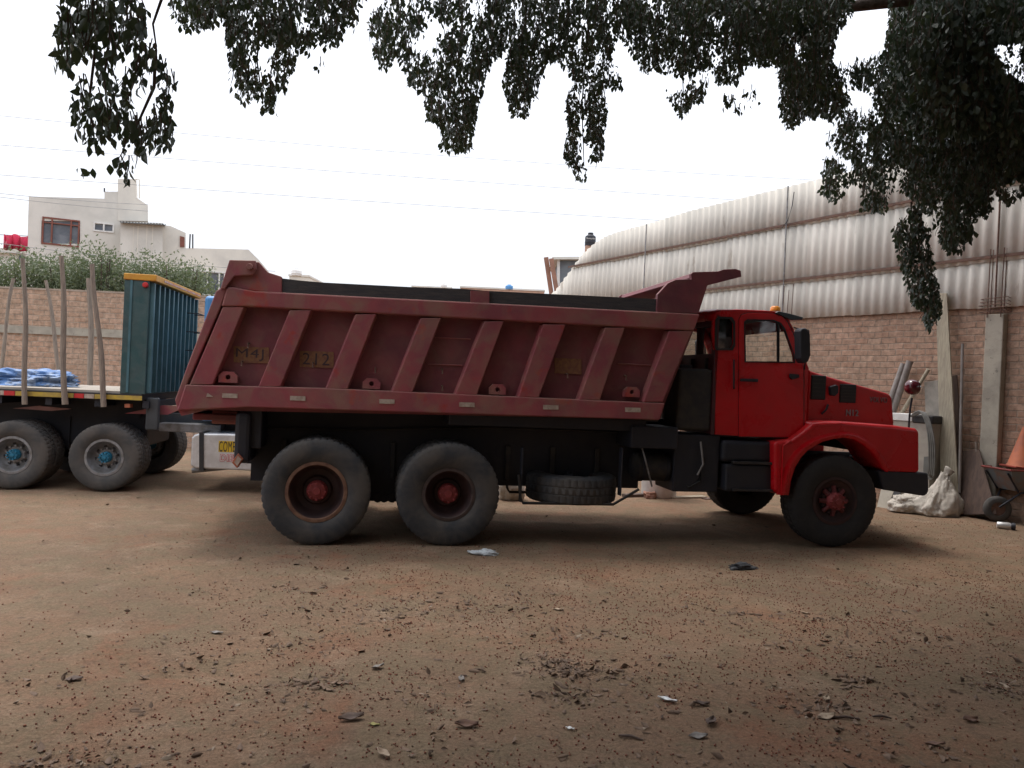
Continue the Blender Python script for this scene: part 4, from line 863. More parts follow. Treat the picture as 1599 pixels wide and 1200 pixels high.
# far roofs, tanks
def far_box(nm, x0, x1, y0, d, m_, lab, cat, ybot=520, dep=4):
    fr = Frame((0, d, 0), (1, 0, 0)); a = fr.loc(x0, ybot, 0); b = fr.loc(x1, y0, 0); e = empty(nm, ((a.x+b.x)/2, d, 0), 0, label=lab, cat=cat)
    w_ = (b.x-a.x)/2; box('wall', (-w_, w_, 0, dep, 0, b.z-.12), m_, e); box('parapet', (-w_-.05, w_+.05, -.06, dep+.05, b.z-.12, b.z), M_cem, e); box('window', (-w_*.4, w_*.1, -.03, -.001, b.z-2.2, b.z-1.1), M_win, e); return e, b.z, (a.x+b.x)/2
M_fbr = mat('far_brick', (.48, .30, .22), (.38, .24, .18), 3, .9)
far_box('brick_house', 716, 850, 453, 60, M_fbr, 'distant low brick house just above the tipper side board', 'house')
far_box('plaster_house', 640, 705, 449, 75, M_cem2, 'distant pale house seen over the tipper left of the brick house', 'house', 520, 5)
far_box('cream_house', 448, 482, 430, 50, M_cem2, 'distant cream house just right of the raised tailgate hinge', 'house', 520, 4)
def wtank(x, y0, y1, d, m_, lab, r_px, txt=False):
    p = at_depth(x, y1, d); r_ = r_px/FPX*d; h_ = (y1-y0)/FPX*d
    prof = [(0, 0), (r_, 0), (r_, h_*.25), (r_*1.03, h_*.28), (r_, h_*.31), (r_, h_*.6), (r_*.95, h_*.72), (r_*.5, h_*.86), (r_*.5, h_*.98), (r_*.45, h_), (0, h_)]
    o = lathe('water_tank', prof, m_, None, 28, 'z'); o.location = p; tag(o, lab, 'water tank', 'rooftop water tanks')
    if txt:
        text_obj('tank_lettering', 'Rotoplas', -r_*.8, h_*.42, -r_*1.01, r_*1.6, h_*.16, M_white, o, .01)
        box('tank_base', (-r_*.9, r_*.9, -r_*.8, r_*.8, -h_*.9, -.002), M_fbr, o)
    return o
wtank(921.5, 364, 385, 40, M_blk, 'black water tank on a brick base beside the curved corrugated wall', 8.5, True)
wtank(795, 445, 452, 58, M_blue, 'small blue water tank on the distant brick house', 6)
wtank(693, 443, 450, 73, M_white, 'small white water tank on the distant pale house', 5)
wtank(463, 420, 431, 49, M_white, 'white water tank on the distant cream house by the tailgate hinge', 8)
# grey structure with boards left of the warehouse end
SF = Frame((0, 30, 0), (1, 0, 0)); sh = empty('rooftop_shed', (0, 30, 0), 0, label='grey rooftop shed with pale corner post left of the corrugated wall', cat='shed')
ext('wall', SF.xz([(872, 500), (872, 408), (915, 407), (915, 500)]), 0, 3, mat('slate_grey_panel', (.16, .18, .20), (.12, .13, .15), 2, .6), sh)
ext('corner_post', SF.xz([(869, 500), (870, 405), (874, 405), (874, 500)]), -.1, -.001, M_white, sh); ext('roof', SF.xz([(862, 407), (862, 403.5), (918, 403), (918, 407)]), -.3, 3.1, M_cem, sh)
ext('base_wall', SF.xz([(840, 560), (840, 500), (960, 500), (960, 560)]), 0, 3, M_fbr, sh)
for k, (a, b, lab) in enumerate((((849, 403), (859, 470), 'brown roof board leaning left of the grey rooftop shed, outermost'), ((857, 405), (868, 470), 'brown roof board leaning against the grey rooftop shed, inner one'))):
    o = ext('roof_board', SF.xz([(a[0], a[1]), (a[0]+7, a[1]-1), (b[0]+7, b[1]), (b[0], b[1])], -.4-k*.15), -.5-k*.15, -.4-k*.15, mat('reddish_board', (.32, .16, .11), (.24, .13, .09), 3, .8)); o.location.y = 30; tag(o, lab, 'board', 'boards leaning on the rooftop shed')
# power lines
def wire(a, b, d1, d2, r_, lab, sag=0, grp='power lines across the sky'):
    p, q = at_depth(*a, d1), at_depth(*b, d2); pts = [p.lerp(q, t)-Vector((0, 0, sag*4*t*(1-t))) for t in np.linspace(0, 1, 16)]
    o = tube('power_line', pts, r_, M_wl, None, 5); tag(o, lab, 'power line', grp)
M_wl = mat('pale_cable', (.30, .30, .31))
wire((-60, 175), (1500, 292), 26, 34, .0085, 'uppermost power line crossing the white sky', .3)
wire((-60, 222), (1500, 335), 26, 34, .0085, 'middle power line crossing the white sky', .1)
wire((-60, 269), (1500, 372), 26, 34, .0085, 'lowest of the long power lines, passing the house tower', .1)
wire((-40, 303), (232, 330), 25, 26, .008, 'upper thin wire crossing the cement house wall above its windows', .05, 'wires in front of the house')
wire((-40, 298), (231, 320), 25, 26, .008, 'topmost thin wire crossing the roof edge of the cement house', .05, 'wires in front of the house')
wire((-60, 372), (430, 424), 24, 27, .008, 'thin wire passing below the windows of the cement house', .1, 'wires in front of the house')
wire((-60, 385), (430, 432), 24, 27, .008, 'lower thin wire just above the hedge top', .1, 'wires in front of the house')
# ==================================================================== SHRUBS BEHIND THE WALL
M_shr = mat('grey_green_foliage', (.105, .135, .082), (.155, .18, .11), 1.4, .7, c3=(.23, .22, .16), s3=2.5, l3=.6)
translucent(M_shr, .2, (.25, .32, .12))
shr = [(-20, 40, 400, 'greyish shrub behind the brick wall at the far left'), (55, 50, 396, 'shrub behind the brick wall below the red framed window'), (115, 46, 404, 'shrub behind the wall between the two middle wooden stakes'),
       (160, 36, 386, 'pointed light green shrub behind the wall, tallest of the hedge'), (225, 48, 402, 'shrub behind the teal headboard top'), (280, 34, 404, 'shrub behind the wall right of the teal headboard')]
for cx, hw, ty, lab in shr:
    d = 19.2; c = at_depth(cx, 470, d); r_ = hw/FPX*d*1.25; hgt = (470-ty)/FPX*d; e = empty('shrub', (c.x, c.y, 0), 0, label=lab, cat='shrub', group='shrubs behind the brick wall')
    bm = bmesh.new()
    for k in range(7):
        t = random.uniform(0, 6.28); b_tube(bm, [(0, 0, 0), (.25*math.cos(t), .25*math.sin(t), c.z*.6), (r_*.6*math.cos(t), .5*math.sin(t), c.z+hgt*.75)], [.05, .035, .012], 5)
    fin('stem', bm, M_bark, e)
    N_ = 6500; cl = rng.normal(0, 1, (46, 3)); cl[:, 0] *= r_*.5; cl[:, 1] *= .45; cl[:, 2] = c.z-.5+rng.uniform(0, 1, 46)**.8*(hgt+.35)*np.clip(1.08-np.abs(cl[:, 0])/r_*.45, .3, 1)
    ii = rng.integers(0, 46, N_); p = cl[ii]+rng.normal(0, 1, (N_, 3))*np.array([.2, .18, .17])
    leaves('foliage', p, rng.uniform(.05, .10, N_), M_shr, e, droop=-.4, width=.42, jit=.9)
# ==================================================================== BIG TREE
tree = empty('ficus_tree', (7.5, 2.5, 0), 0, label='large dark leafy tree whose hanging branches frame the top and right of the yard', cat='tree')
TO = Vector((7.5, 2.5, 0))
bm = bmesh.new(); b_tube(bm, [(0, 0, -.2), (.05, .05, .5), (-.05, .1, 1.6), (-.2, .3, 3.0), (-.4, .5, 4.6)], [.55, .42, .36, .34, .30], 14); fin('trunk', bm, M_bark, tree, autos=60)
bm = bmesh.new()
def limb(pts, rs): b_tube(bm, [Vector(p)-TO for p in pts], rs, 8)
s0 = (7.15, 2.95, 4.4)
limb([s0, (6.0, 4.2, 5.2), (5.0, 6.0, 5.6), (4.2, 7.0, 5.5), (2.9, 7.2, 5.35)], [.24, .2, .14, .09, .05])
limb([s0, (5.0, 3.0, 5.6), (2.0, 3.6, 5.3), (-.5, 4.6, 5.0), (-3.0, 4.3, 4.7)], [.25, .2, .15, .10, .04])
limb([s0, (6.5, 6, 6.2), (6.2, 8.5, 6.4)], [.22, .14, .06]); limb([s0, (6.5, 1, 6.5), (4, -2, 7), (0, -4, 7)], [.25, .2, .14, .06]); limb([s0, (9, 4, 6.2), (11, 6, 7)], [.22, .14, .06])
limb([(2.0, 3.6, 5.3), (-.5, 2.2, 5.4), (-2.8, 1.2, 5.2)], [.12, .08, .04])
wb = bm
def fol(polys, depth, dj, size, nspr, per, seed, sd=.9, twigs=True, holes=(), gap=26, thr=-.28):
    """hanging sprigs inside a pixel polygon at a real depth"""
    r = np.random.default_rng(seed); poly = np.array(polys, float); lo = poly.min(0); hi = poly.max(0); out = []; tw = []
    got = 0; tries = 0
    while got < nspr and tries < nspr*30:
        tries += 1; c = np.array([[r.uniform(lo[0], hi[0]), r.uniform(lo[1], hi[1])]])
        if not inpoly(c, polys)[0] or any(inpoly(c, h_)[0] for h_ in holes): continue
        if vnoise(c[:, 0]/gap+500, c[:, 1]/gap+500, seed+50)[0] < thr: continue
        got += 1; d = depth+r.uniform(-dj, dj); n_ = per; px_per_m = FPX/d
        k = np.arange(n_); sp = size*.42*px_per_m; yy = c[0, 1]+k*sp; lean = r.normal(0, .25); xx = c[0, 0]+k*sp*lean+r.normal(0, size*.5*px_per_m, n_)
        P = np.stack([xx, yy], 1); ok = inpoly(P+r.normal(0, size*.13*px_per_m, P.shape), polys)
        for h_ in holes: ok &= ~inpoly(P, h_)
        P = P[ok]
        if len(P) == 0: continue
        dd = d+r.normal(0, size*.7, len(P))
        for (a, b), q in zip(P, dd): out.append(at_depth(a, b, q)[:])
        if twigs and len(P) > 2: tw.append([at_depth(c[0, 0], c[0, 1]-sp, d), at_depth(c[0, 0]+len(P)*sp*lean, P[-1, 1], d)])
    return out, tw
ALL = []; SZ = []; TW = []
def addf(*a, **k):
    o, t = fol(*a, **k); ALL.extend(o); SZ.extend(list(rng.uniform(.55, 1.3, len(o))*a[3])); TW.extend(t)
P1 = [(100, -20), (80, 50), (68, 66), (85, 100), (78, 105), (100, 118), (118, 105), (120, 130), (108, 150), (122, 190), (112, 200), (130, 225), (115, 262), (150, 272), (160, 255), (185, 265), (205, 285), (212, 268), (205, 245), (226, 245), (238, 225), (262, 230), (276, 200), (258, 172), (290, 132), (268, 112), (248, 70), (225, 35), (232, -20)]
addf(P1, 3.2, .35, .041, 185, 5, 11); addf([(100, -25), (85, 60), (120, 75), (150, 60), (215, 55), (225, 60), (232, -25)], 3.2, .3, .042, 80, 5, 12)
P2 = [(262, -20), (268, 35), (282, 42), (310, 46), (345, 35), (352, 60), (362, 110), (350, 150), (382, 162), (405, 150), (408, 170), (430, 182), (438, 150), (456, 112), (470, 78), (498, 84), (505, 72), (490, 108), (505, 108), (512, 70), (530, 62), (545, 30), (562, 62), (560, 10), (585, -20)]
addf(P2, 4.2, .4, .037, 330, 6, 13); addf([(262, -25), (270, 25), (350, 25), (365, 60), (440, 75), (500, 60), (545, 20), (585, -25)], 4.6, .4, .038, 260, 6, 14)
P3 = [(582, -20), (575, 40), (580, 75), (598, 112), (612, 92), (635, 60), (622, 82), (640, 130), (662, 150), (668, 185), (690, 195), (690, 235), (735, 232), (742, 190), (752, 150), (760, 110), (790, 75), (806, 45), (808, -20)]
addf(P3, 5.3, .5, .038, 700, 7, 15, thr=-.5)
P4 = [(806, -20), (812, 30), (800, 55), (790, 92), (785, 140), (803, 182), (822, 180), (838, 145), (852, 98), (870, 90), (892, 116), (898, 125), (884, 150), (886, 190), (880, 245), (902, 280), (918, 278), (922, 250), (940, 245), (946, 200), (948, 160), (938, 132), (972, 138), (970, 110), (955, 88), (970, 50), (975, -20)]
addf(P4, 5.5, .5, .038, 760, 7, 16, thr=-.5)
P5 = [(970, -20), (972, 60), (1010, 115), (1022, 100), (1042, 150), (1065, 182), (1080, 160), (1098, 155), (1105, 125), (1125, 130), (1150, 130), (1165, 100), (1215, 100), (1218, 180), (1236, 200), (1262, 180), (1300, 185), (1330, 150), (1340, 100), (1300, 95), (1305, 55), (1330, 20), (1335, -20)]
addf(P5, 5.8, .6, .039, 1400, 7, 17, thr=-.42); addf([(975, -25), (975, 35), (1140, 60), (1215, 90), (1240, 150), (1300, 150), (1300, 50), (1330, -25)], 6.4, .6, .05, 900, 7, 18)
addf([(1125, 140), (1145, 150), (1185, 130), (1205, 165), (1170, 170), (1140, 180), (1120, 190)], 5.0, .3, .04, 14, 3, 19)
P6 = [(1385, -20), (1378, 60), (1385, 75), (1340, 95), (1300, 120), (1265, 170), (1300, 190), (1288, 225), (1282, 300), (1305, 315), (1325, 285), (1348, 285), (1345, 328), (1382, 330), (1388, 300), (1415, 300), (1445, 330), (1480, 395), (1500, 375), (1520, 360), (1530, 320), (1550, 290), (1575, 320), (1599, 300), (1680, 290), (1680, -20)]
hole6 = [(1545, 70), (1600, 55), (1600, 125), (1575, 115), (1560, 90)]
addf(P6, 6.6, .6, .042, 2700, 7, 20, holes=[hole6]); addf([(1390, -20), (1385, 70), (1380, 170), (1400, 250), (1500, 300), (1680, 260), (1680, -20)], 7.6, .5, .065, 2600, 7, 21, holes=[hole6])
addf(hole6, 6.9, .4, .042, 22, 5, 26, thr=-2)
addf([(1430, -20), (1420, 120), (1440, 200), (1680, 230), (1680, -20)], 6.0, .5, .06, 1500, 7, 24, holes=[hole6])
P7 = [(1408, 340), (1440, 338), (1452, 360), (1456, 400), (1465, 440), (1472, 485), (1462, 500), (1450, 518), (1440, 495), (1425, 470), (1412, 430), (1400, 385), (1395, 355)]
addf(P7, 6.6, .2, .042, 360, 5, 22, thr=-2); addf([(1475, 280), (1560, 280), (1545, 330), (1500, 392), (1478, 395), (1470, 330)], 6.6, .3, .046, 200, 5, 23); addf([(1415, 280), (1440, 280), (1440, 345), (1420, 345)], 6.6, .1, .045, 50, 4, 25)
ALL = np.array(ALL); SZ = np.array(SZ)
print('leaves', len(ALL))
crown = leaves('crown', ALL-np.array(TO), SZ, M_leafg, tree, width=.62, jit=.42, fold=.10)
for a, b in TW: b_tube(wb, [a-TO, (a+b)/2-TO+Vector((0, .01, 0)), b-TO], [.0035, .003, .0015], 3, False)
# longer hanging stems
for (x0, y0, x1, y1, d) in ((165, -60, 172, 200, 3.2), (250, -60, 245, 80, 3.2), (243, 80, 215, 240, 3.2), (140, -40, 150, 240, 3.2), (915, -60, 912, 260, 5.5), (720, -60, 712, 225, 5.3), (660, -40, 658, 50, 5.3), (1430, 250, 1425, 350, 6.6), (1425, 350, 1455, 510, 6.6), (400, -60, 410, 160, 4.2), (1240, -40, 1240, 190, 5.8), (1072, -60, 1068, 170, 5.8), (820, -60, 812, 170, 5.5)):
    a, b = at_depth(x0, y0, d)-TO, at_depth(x1, y1, d)-TO; b_tube(wb, [a, a.lerp(b, .35)+Vector((.02, 0, 0)), a.lerp(b, .7)-Vector((.02, 0, 0)), b], [.008, .007, .005, .003], 5)
for pts, r_ in (([(1340, -30), (1310, 8), (1285, 28), (1262, 34)], .05), ([(1265, -40), (1262, 30), (1240, 60)], .03)):
    b_tube(wb, [at_depth(a, b, 6.0)-TO for a, b in pts], [r_, r_*.9, r_*.7, r_*.5][:len(pts)], 7)
fin('branches', wb, M_bark, tree, autos=60)
# rest of the crown, unseen overhead, spread and thickened to shade the yard
N_ = 190000
cl = np.stack([rng.uniform(-13, 12, 2600), rng.uniform(-16, 8, 2600), rng.uniform(0, 1, 2600)], 1)
cl[:700, 0] = rng.uniform(0, 12, 700); cl[:700, 1] = rng.uniform(-12, 4, 700)   # denser at the right and rear to cut light from there
zmin = np.maximum(4.6-.38*np.clip(-cl[:, 1]-2, 0, 8), 1.75+.57*np.maximum(cl[:, 1], 0)+.9); cl[:, 2] = zmin+cl[:, 2]**1.5*3.0
cl[700:900, 0] = rng.uniform(5, 11.5, 200); cl[700:900, 1] = rng.uniform(5, 10.5, 200); cl[700:900, 2] = 1.75+.57*cl[700:900, 1]+.9+rng.uniform(0, 2, 200)  # clusters added above the view to darken the right wall
keep = (cl[:, 0] > -4.8+.3*np.maximum(cl[:, 1], 0)) | (cl[:, 1] < -3)
keep &= ~((cl[:, 0] < 1.5) & (cl[:, 1] > 6.0)); cl = cl[keep]
ii = rng.integers(0, len(cl), N_); p = cl[ii]+rng.normal(0, 1, (N_, 3))*np.array([.45, .45, .28])
p[:, 2] = np.maximum(p[:, 2], 1.75+.56*np.maximum(p[:, 1], 0)+.45)
leaves('shading_crown', p-np.array(TO), rng.uniform(.15, .26, N_), M_leafg, tree, width=.6, jit=.9, droop=.6)
# ==================================================================== THINGS ALONG THE RIGHT WALL
def lean(name, p0, p1, off0, off1, r_, m_, lab, cat, group=None, seg=12):
    """a pole against the warehouse wall: foot pixel p0 at off0 from the wall, head pixel p1 at off1"""
    a = WF.world(WF.loc(*p0, -off0)); b = WF.world(WF.loc(*p1, -off1)); bm = bmesh.new(); b_tube(bm, [Vector((0, 0, 0)), (b-a)*.5, b-a], r_, seg)
    o = fin(name, bm, m_, None, autos=50); o.location = a; return tag(o, lab, cat, group)
def plank(name, base, top, off0, off1, th, m_, lab, cat, group=None):
    """board given by two foot pixels and two head pixels"""
    pts = [WF.world(WF.loc(*base[0], -off0)), WF.world(WF.loc(*base[1], -off0)), WF.world(WF.loc(*top[1], -off1)), WF.world(WF.loc(*top[0], -off1))]
    o0 = (pts[0]+pts[1])/2; n_ = (pts[1]-pts[0]).cross(pts[3]-pts[0]).normalized()
    if n_.dot(CAM-o0) < 0: n_ = -n_
    bm = bmesh.new(); f = [bm.verts.new(p-o0) for p in pts]; g = [bm.verts.new(p-o0-n_*th) for p in pts]; bm.faces.new(f); bm.faces.new(g[::-1])
    for i in range(4): bm.faces.new((f[i], f[(i+1) % 4], g[(i+1) % 4], g[i]))
    o = fin(name, bm, m_, None, bevel=.004); o.location = o0; return tag(o, lab, cat, group)
lean('plastic_pipe', (1340, 765), (1411, 568), .55, .18, .05, M_pvc, 'left grey pipe of the pair leaning on the brick wall behind the hood', 'pipe', 'grey pipes leaning on the wall')
lean('plastic_pipe', (1352, 768), (1421, 564), .42, .17, .055, M_pvc, 'right, slightly thicker grey pipe of the pair leaning behind the hood', 'pipe', 'grey pipes leaning on the wall')
lean('wooden_pole', (1330, 772), (1450, 577), .40, .15, .03, M_plank, 'slanted pale pole behind the round mirror on the fender', 'pole')
plank('tall_plank', ((1470, 800), (1498, 800)), ((1461, 458), (1478, 458)), .42, .18, .03, M_plank, 'tallest pale plank leaning on the wall beside the hanging branch', 'plank', 'planks leaning on the wall')
plank('grey_board', ((1452, 800), (1478, 798)), ((1443, 597), (1464, 594)), .38, .10, .025, mat('grey_board', (.30, .27, .23), (.22, .2, .17), 6, .85), 'shorter grey board leaning left of the tallest plank', 'board', 'planks leaning on the wall')
plank('dark_board', ((1490, 790), (1508, 790)), ((1482, 588), (1494, 586)), .25, .08, .025, M_ply, 'narrow dark board standing right of the tallest plank', 'board', 'planks leaning on the wall')
lean('long_stick', (1498, 770), (1503, 537), .38, .12, .022, mat('grey_stick', (.25, .22, .20)), 'thin grey stick leaning between the tallest plank and the concrete column', 'stick')
plank('plywood_sheet', ((1503, 804), (1556, 803)), ((1489, 706), (1529, 702)), .42, .16, .018, M_ply, 'brown plywood sheet leaning behind the white sack', 'plywood')
lean('short_batten', (1530, 800), (1524, 690), .22, .14, .018, M_wood, 'short wooden batten poking up behind the plywood sheet', 'batten')
plank('cut_board', ((1368, 797), (1384, 798)), ((1380, 745), (1404, 745)), .95, .72, .02, M_con, 'pale board end leaning under the front bumper', 'board', 'planks leaning on the wall')
plank('cut_board', ((1384, 800), (1398, 800)), ((1399, 750), (1412, 750)), .93, .75, .02, M_blk2, 'black panel leaning between the bumper and the low sack', 'board', 'planks leaning on the wall')
# tub and washing box behind the front fender
wbx = WF.loc(1396, 645, -.55); wbb = WF.loc(1452, 740, -.55)
e = empty('laundry_tub', WF.world((wbx.x, -.55, 0)), WF.rz, label='grey laundry tub with a white front behind the front fender', cat='tub')
hw_ = (wbb.x-wbx.x); box('cabinet', (0, hw_, 0, .4, 0, wbx.z-.12), mat('beige_panel', (.40, .36, .30), (.32, .28, .24), 4, .8), e, bevel=.01)
bm = bmesh.new(); b_box(bm, -.03, hw_*.5, -.02, .42, wbx.z-.12, wbx.z); fin('white_basin', bm, M_white, e, bevel=.01); box('dark_basin', (hw_*.5+.002, hw_+.02, -.02, .42, wbx.z-.14, wbx.z-.01), M_blk2, e, bevel=.02)
# hose looped over the tub
bm = bmesh.new()
for k in range(4):
    pts = [WF.loc(1420+k*3, 652-k, -.62), WF.loc(1436+k*3, 642+k, -.64), WF.loc(1447+k*3, 665+k*3, -.66), WF.loc(1451+k*3, 705, -.67), WF.loc(1450+k*2.5, 738+k*2, -.66), WF.loc(1443+k*2, 744, -.66), WF.loc(1445+k*1.5, 700, -.62)]
    P_ = [WF.world(p) for p in pts]; sm_ = []
    for i in range(len(P_)-1):
        for t in (0, .33, .66):
            p0_, p1_, p2_, p3_ = P_[max(i-1, 0)], P_[i], P_[i+1], P_[min(i+2, len(P_)-1)]
            sm_.append(.5*((2*p1_)+(p2_-p0_)*t+(2*p0_-5*p1_+4*p2_-p3_)*t*t+(3*p1_-p0_-3*p2_+p3_)*t**3))
    b_tube(bm, sm_, .014, 7)
tag(fin('hose', bm, mat('grey_hose', (.17, .165, .15), (.12, .115, .10), 5, .6), None, autos=60), 'coiled grey hose hanging over the side of the laundry tub', 'hose')
# sacks
c = at_z(1470, 806); heap('full_sack', (c.x, c.y+.12, 0), .33, .24, .27, M_sack, 8, fold=.35, label='white woven sack standing tied at the top beside the plywood sheet', cat='sack', group='white sacks', rz=.2)
sk = bpy.data.objects['full_sack']
for v in sk.data.vertices:
    k = max(0, (v.co.z-.14)/.25); v.co.x = v.co.x*(1-.62*min(k, 1))+.09*k; v.co.y *= 1-.5*min(k, 1); v.co.z += k*.16
bm = bmesh.new(); b_tube(bm, [(.12, 0, .40), (.15, 0, .54), (.14, .02, .59), (.18, .0, .66), (.12, 0, .74)], [.10, .04, .03, .075, .02], 9)
for v in bm.verts: v.co += Vector((random.uniform(-.012, .012), random.uniform(-.012, .012), 0))
fin('sack_neck', bm, M_sack, sk, smooth=True)
c = at_z(1425, 801); heap('low_sack', (c.x, c.y+.1, 0), .28, .2, .17, M_sack, 15, fold=.3, label='flat white sack lying under the front bumper against the tied sack', cat='sack', group='white sacks', rz=-.1)
c = at_z(799, 783); heap('tied_sack', (c.x-.02, c.y+.2, 0), .20, .2, .26, M_sack, 21, fold=.18, label='pale full sack standing behind the truck between rear wheel and spare wheel', cat='sack', group='white sacks')
# white drum seen between tipper and cab
c = at_depth(1030, 672, 12.5); o = lathe('plastic_drum', [(0, 0), (.26, 0), (.28, .05), (.28, .55), (.29, .6), (.28, .64), (.28, 1.15), (.25, 1.25), (0, 1.25)], M_white, None, 28, 'z'); o.location = (c.x+.03, c.y, 0); tag(o, 'white plastic drum in the gap between the tipper and the cab', 'drum')
# timber and rubble under the truck, in the back
M_rub1 = mat('broken_brick', (.36, .19, .13), (.25, .15, .11), 9, .9, bump=.004)
for k, (x0, x1, yy, th, m_, lab) in enumerate(((1045, 1100, 779, .03, M_plank, 'pale plank lying on the ground behind the truck'), (975, 1010, 777, .05, M_bark, 'dark timber offcut on the ground under the truck'), (1100, 1135, 781, .025, M_ply, 'short brown board on the ground left of the far front wheel'))):
    a, b = at_z(x0, yy), at_z(x1, yy-1.5); bm = bmesh.new(); dv = b-a; n_ = Vector((-dv.y, dv.x, 0)).normalized()*.07
    vs = [bm.verts.new(p+Vector((0, 0, z))) for z in (0, th) for p in (Vector()-n_, dv-n_, dv+n_, Vector()+n_)]
    for f in ((0, 3, 2, 1), (4, 5, 6, 7), (0, 1, 5, 4), (1, 2, 6, 5), (2, 3, 7, 6), (3, 0, 4, 7)): bm.faces.new([vs[i] for i in f])
    o = fin('scrap_board', bm, m_, None); o.location = a; tag(o, lab, 'board', 'scrap boards on the ground behind the truck')
for x, y, lab in ((1015, 779, 'reddish broken brick under the middle of the truck'), (1120, 778, 'broken brick beside the short brown board')):
    c = at_z(x, y); heap('broken_brick', c, .09, .07, .07, M_rub1, x, fold=.4, power=4, label=lab, cat='brick')
# wheelbarrow with a cone on it
wbc = at_z(1583, 822); wb_ = empty('wheelbarrow', (wbc.x+.24, wbc.y+.40, 0), R(8), label='old wheelbarrow tipped up against the wall at the right edge', cat='wheelbarrow')
bm = bmesh.new(); s_ = [(-.30, -.28, .78), (.42, -.28, .78), (.42, .28, .78), (-.30, .28, .78), (-.12, -.16, .48), (.25, -.16, .48), (.25, .16, .48), (-.12, .16, .48)]
vs = [bm.verts.new(v) for v in s_]
for f in ((4, 5, 6, 7), (0, 4, 7, 3), (1, 2, 6, 5), (0, 1, 5, 4), (3, 7, 6, 2)): bm.faces.new([vs[i] for i in f])
o = fin('tray', bm, mat('grey_barrow_tray', (.16, .18, .19), (.2, .13, .1), 6, .6), wb_); sm = o.modifiers.new('s', 'SOLIDIFY'); sm.thickness = .008
bm = bmesh.new(); b_tube(bm, [(-.31, -.29, .79), (.43, -.29, .79), (.43, .29, .79), (-.31, .29, .79), (-.31, -.29, .79)], .014, 8); fin('tray_rim', bm, mat('dull_red_rim', (.22, .035, .03), (.15, .04, .03), 15), wb_)
for yy in (-.2, .2): tube('frame_bar', [(-.28, yy*.3, .22), (-.05, yy, .46), (.3, yy, .46), (.75, yy*1.4, .75)], .017, M_blk, wb_)
for yy in (-.2, .2): tube('leg', [(-.1, yy, .47), (-.3, yy*1.05, .74)], .013, M_blk, wb_); tube('leg', [(.2, yy, .46), (.28, yy, .0), (.42, yy, .0), (.32, yy, .46)], .014, M_blk, wb_)
bm = bmesh.new(); b_lathe(bm, [(.10, -.05), (.15, -.055), (.185, -.03), (.19, 0), (.185, .03), (.15, .055), (.10, .05), (.10, -.05)], 28, 'x', (0, 0, 0)); fwb = fin('front_wheel', bm, M_rubd, wb_, autos=50); fwb.location = (-.26, 0, .19); fwb.rotation_euler = (0, 0, R(70))
lathe('wheel_rim', [(0, -.03), (.1, -.03), (.1, .03), (0, .03)], M_rust, fwb, 20, 'x')
cc = wb_.location+Vector((.08, .0, .80)); cone = lathe('traffic_cone', [(.0, .03), (.19, .03), (.17, .06), (.035, .60), (.028, .62), (0, .62)], M_ora, None, 32, 'z'); cone.location = cc; cone.rotation_euler = (0, R(4), 0)
box('cone_base', (-.2, .2, -.2, .2, 0, .03), mat('dirty_red_base', (.3, .05, .03)), cone, bevel=.01); tag(cone, 'orange traffic cone standing on the wheelbarrow tray', 'cone')
c = at_z(1568, 826); o = lathe('metal_can', [(0, -.09), (.04, -.09), (.046, -.08), (.046, .06), (.03, .08), (.0, .08)], M_alu, None, 24, 'x'); o.location = (c.x, c.y, .046); o.rotation_euler = (0, 0, R(-25)); tag(o, 'shiny metal can lying in front of the wheelbarrow wheel', 'can')
lathe('can_end', [(0, .081), (.043, .081), (.05, .10), (.05, .13), (0, .13)], M_blk, o, 20, 'x')
# ==================================================================== LITTER ON THE GROUND
def gpos(px, py): return at_z(px, py)
def sample(n, xr_, yr, seed, clump=0, spread=.12):
    r = np.random.default_rng(seed); P = []
    if clump:
        cx = r.uniform(xr_[0], xr_[1], clump); cy = r.uniform(yr[0], yr[1], clump); i = r.integers(0, clump, n); return np.stack([cx[i]+r.normal(0, spread, n), cy[i]+r.normal(0, spread*.8, n)], 1)
    return np.stack([r.uniform(*xr_, n), r.uniform(*yr, n)], 1)
def onground(xy, h_): return np.concatenate([xy, (gh(xy[:, 0], xy[:, 1])+h_).reshape(-1, 1)], 1)
bxy = np.concatenate([sample(3200, (-4.2, 5.5), (2.7, 8.2), 1), sample(3400, (-2.6, 4.5), (2.8, 7.4), 2, 190, .22), sample(1300, (-1.5, 5), (3.0, 7), 3, 60, .10), sample(3800, (-1.8, 5.2), (4.6, 8.6), 31, 260, .3), sample(900, (4.5, 7), (7.5, 11.5), 32)])
f = 1-np.clip((-bxy[:, 0]-1)/4, 0, .8); bxy = bxy[rng.uniform(0, 1, len(bxy)) < f]
M_ber = mat('dry_red_fruit', (.24, .075, .040), (.15, .058, .034), 40, .7)
tag(blobs('fallen_fruit', onground(bxy, .004), rng.uniform(.0038, .0062, len(bxy)), M_ber), 'tiny dry reddish fruit scattered over the dirt', 'fruit', kind='stuff')
pxy = np.concatenate([sample(5000, (-7, 8), (2.6, 12), 5), sample(1500, (-4, 6), (2.6, 8), 6, 60, .2)])
tag(blobs('gravel', onground(pxy, .001), rng.uniform(.002, .006, len(pxy)), mat('grit_stones', (.30, .235, .18), (.16, .12, .09), 30, .9), flat=.6), 'small grit and pebbles over the dirt yard', 'gravel', kind='stuff')
lxy = np.concatenate([sample(420, (-3.5, 5.0), (2.7, 7.5), 7), sample(1700, (-2.4, 4.3), (2.7, 6.4), 8, 130, .13), sample(1300, (-2.2, 3.6), (2.6, 4.9), 81, 26, .10), sample(240, (-6, 8), (7, 11), 9)])
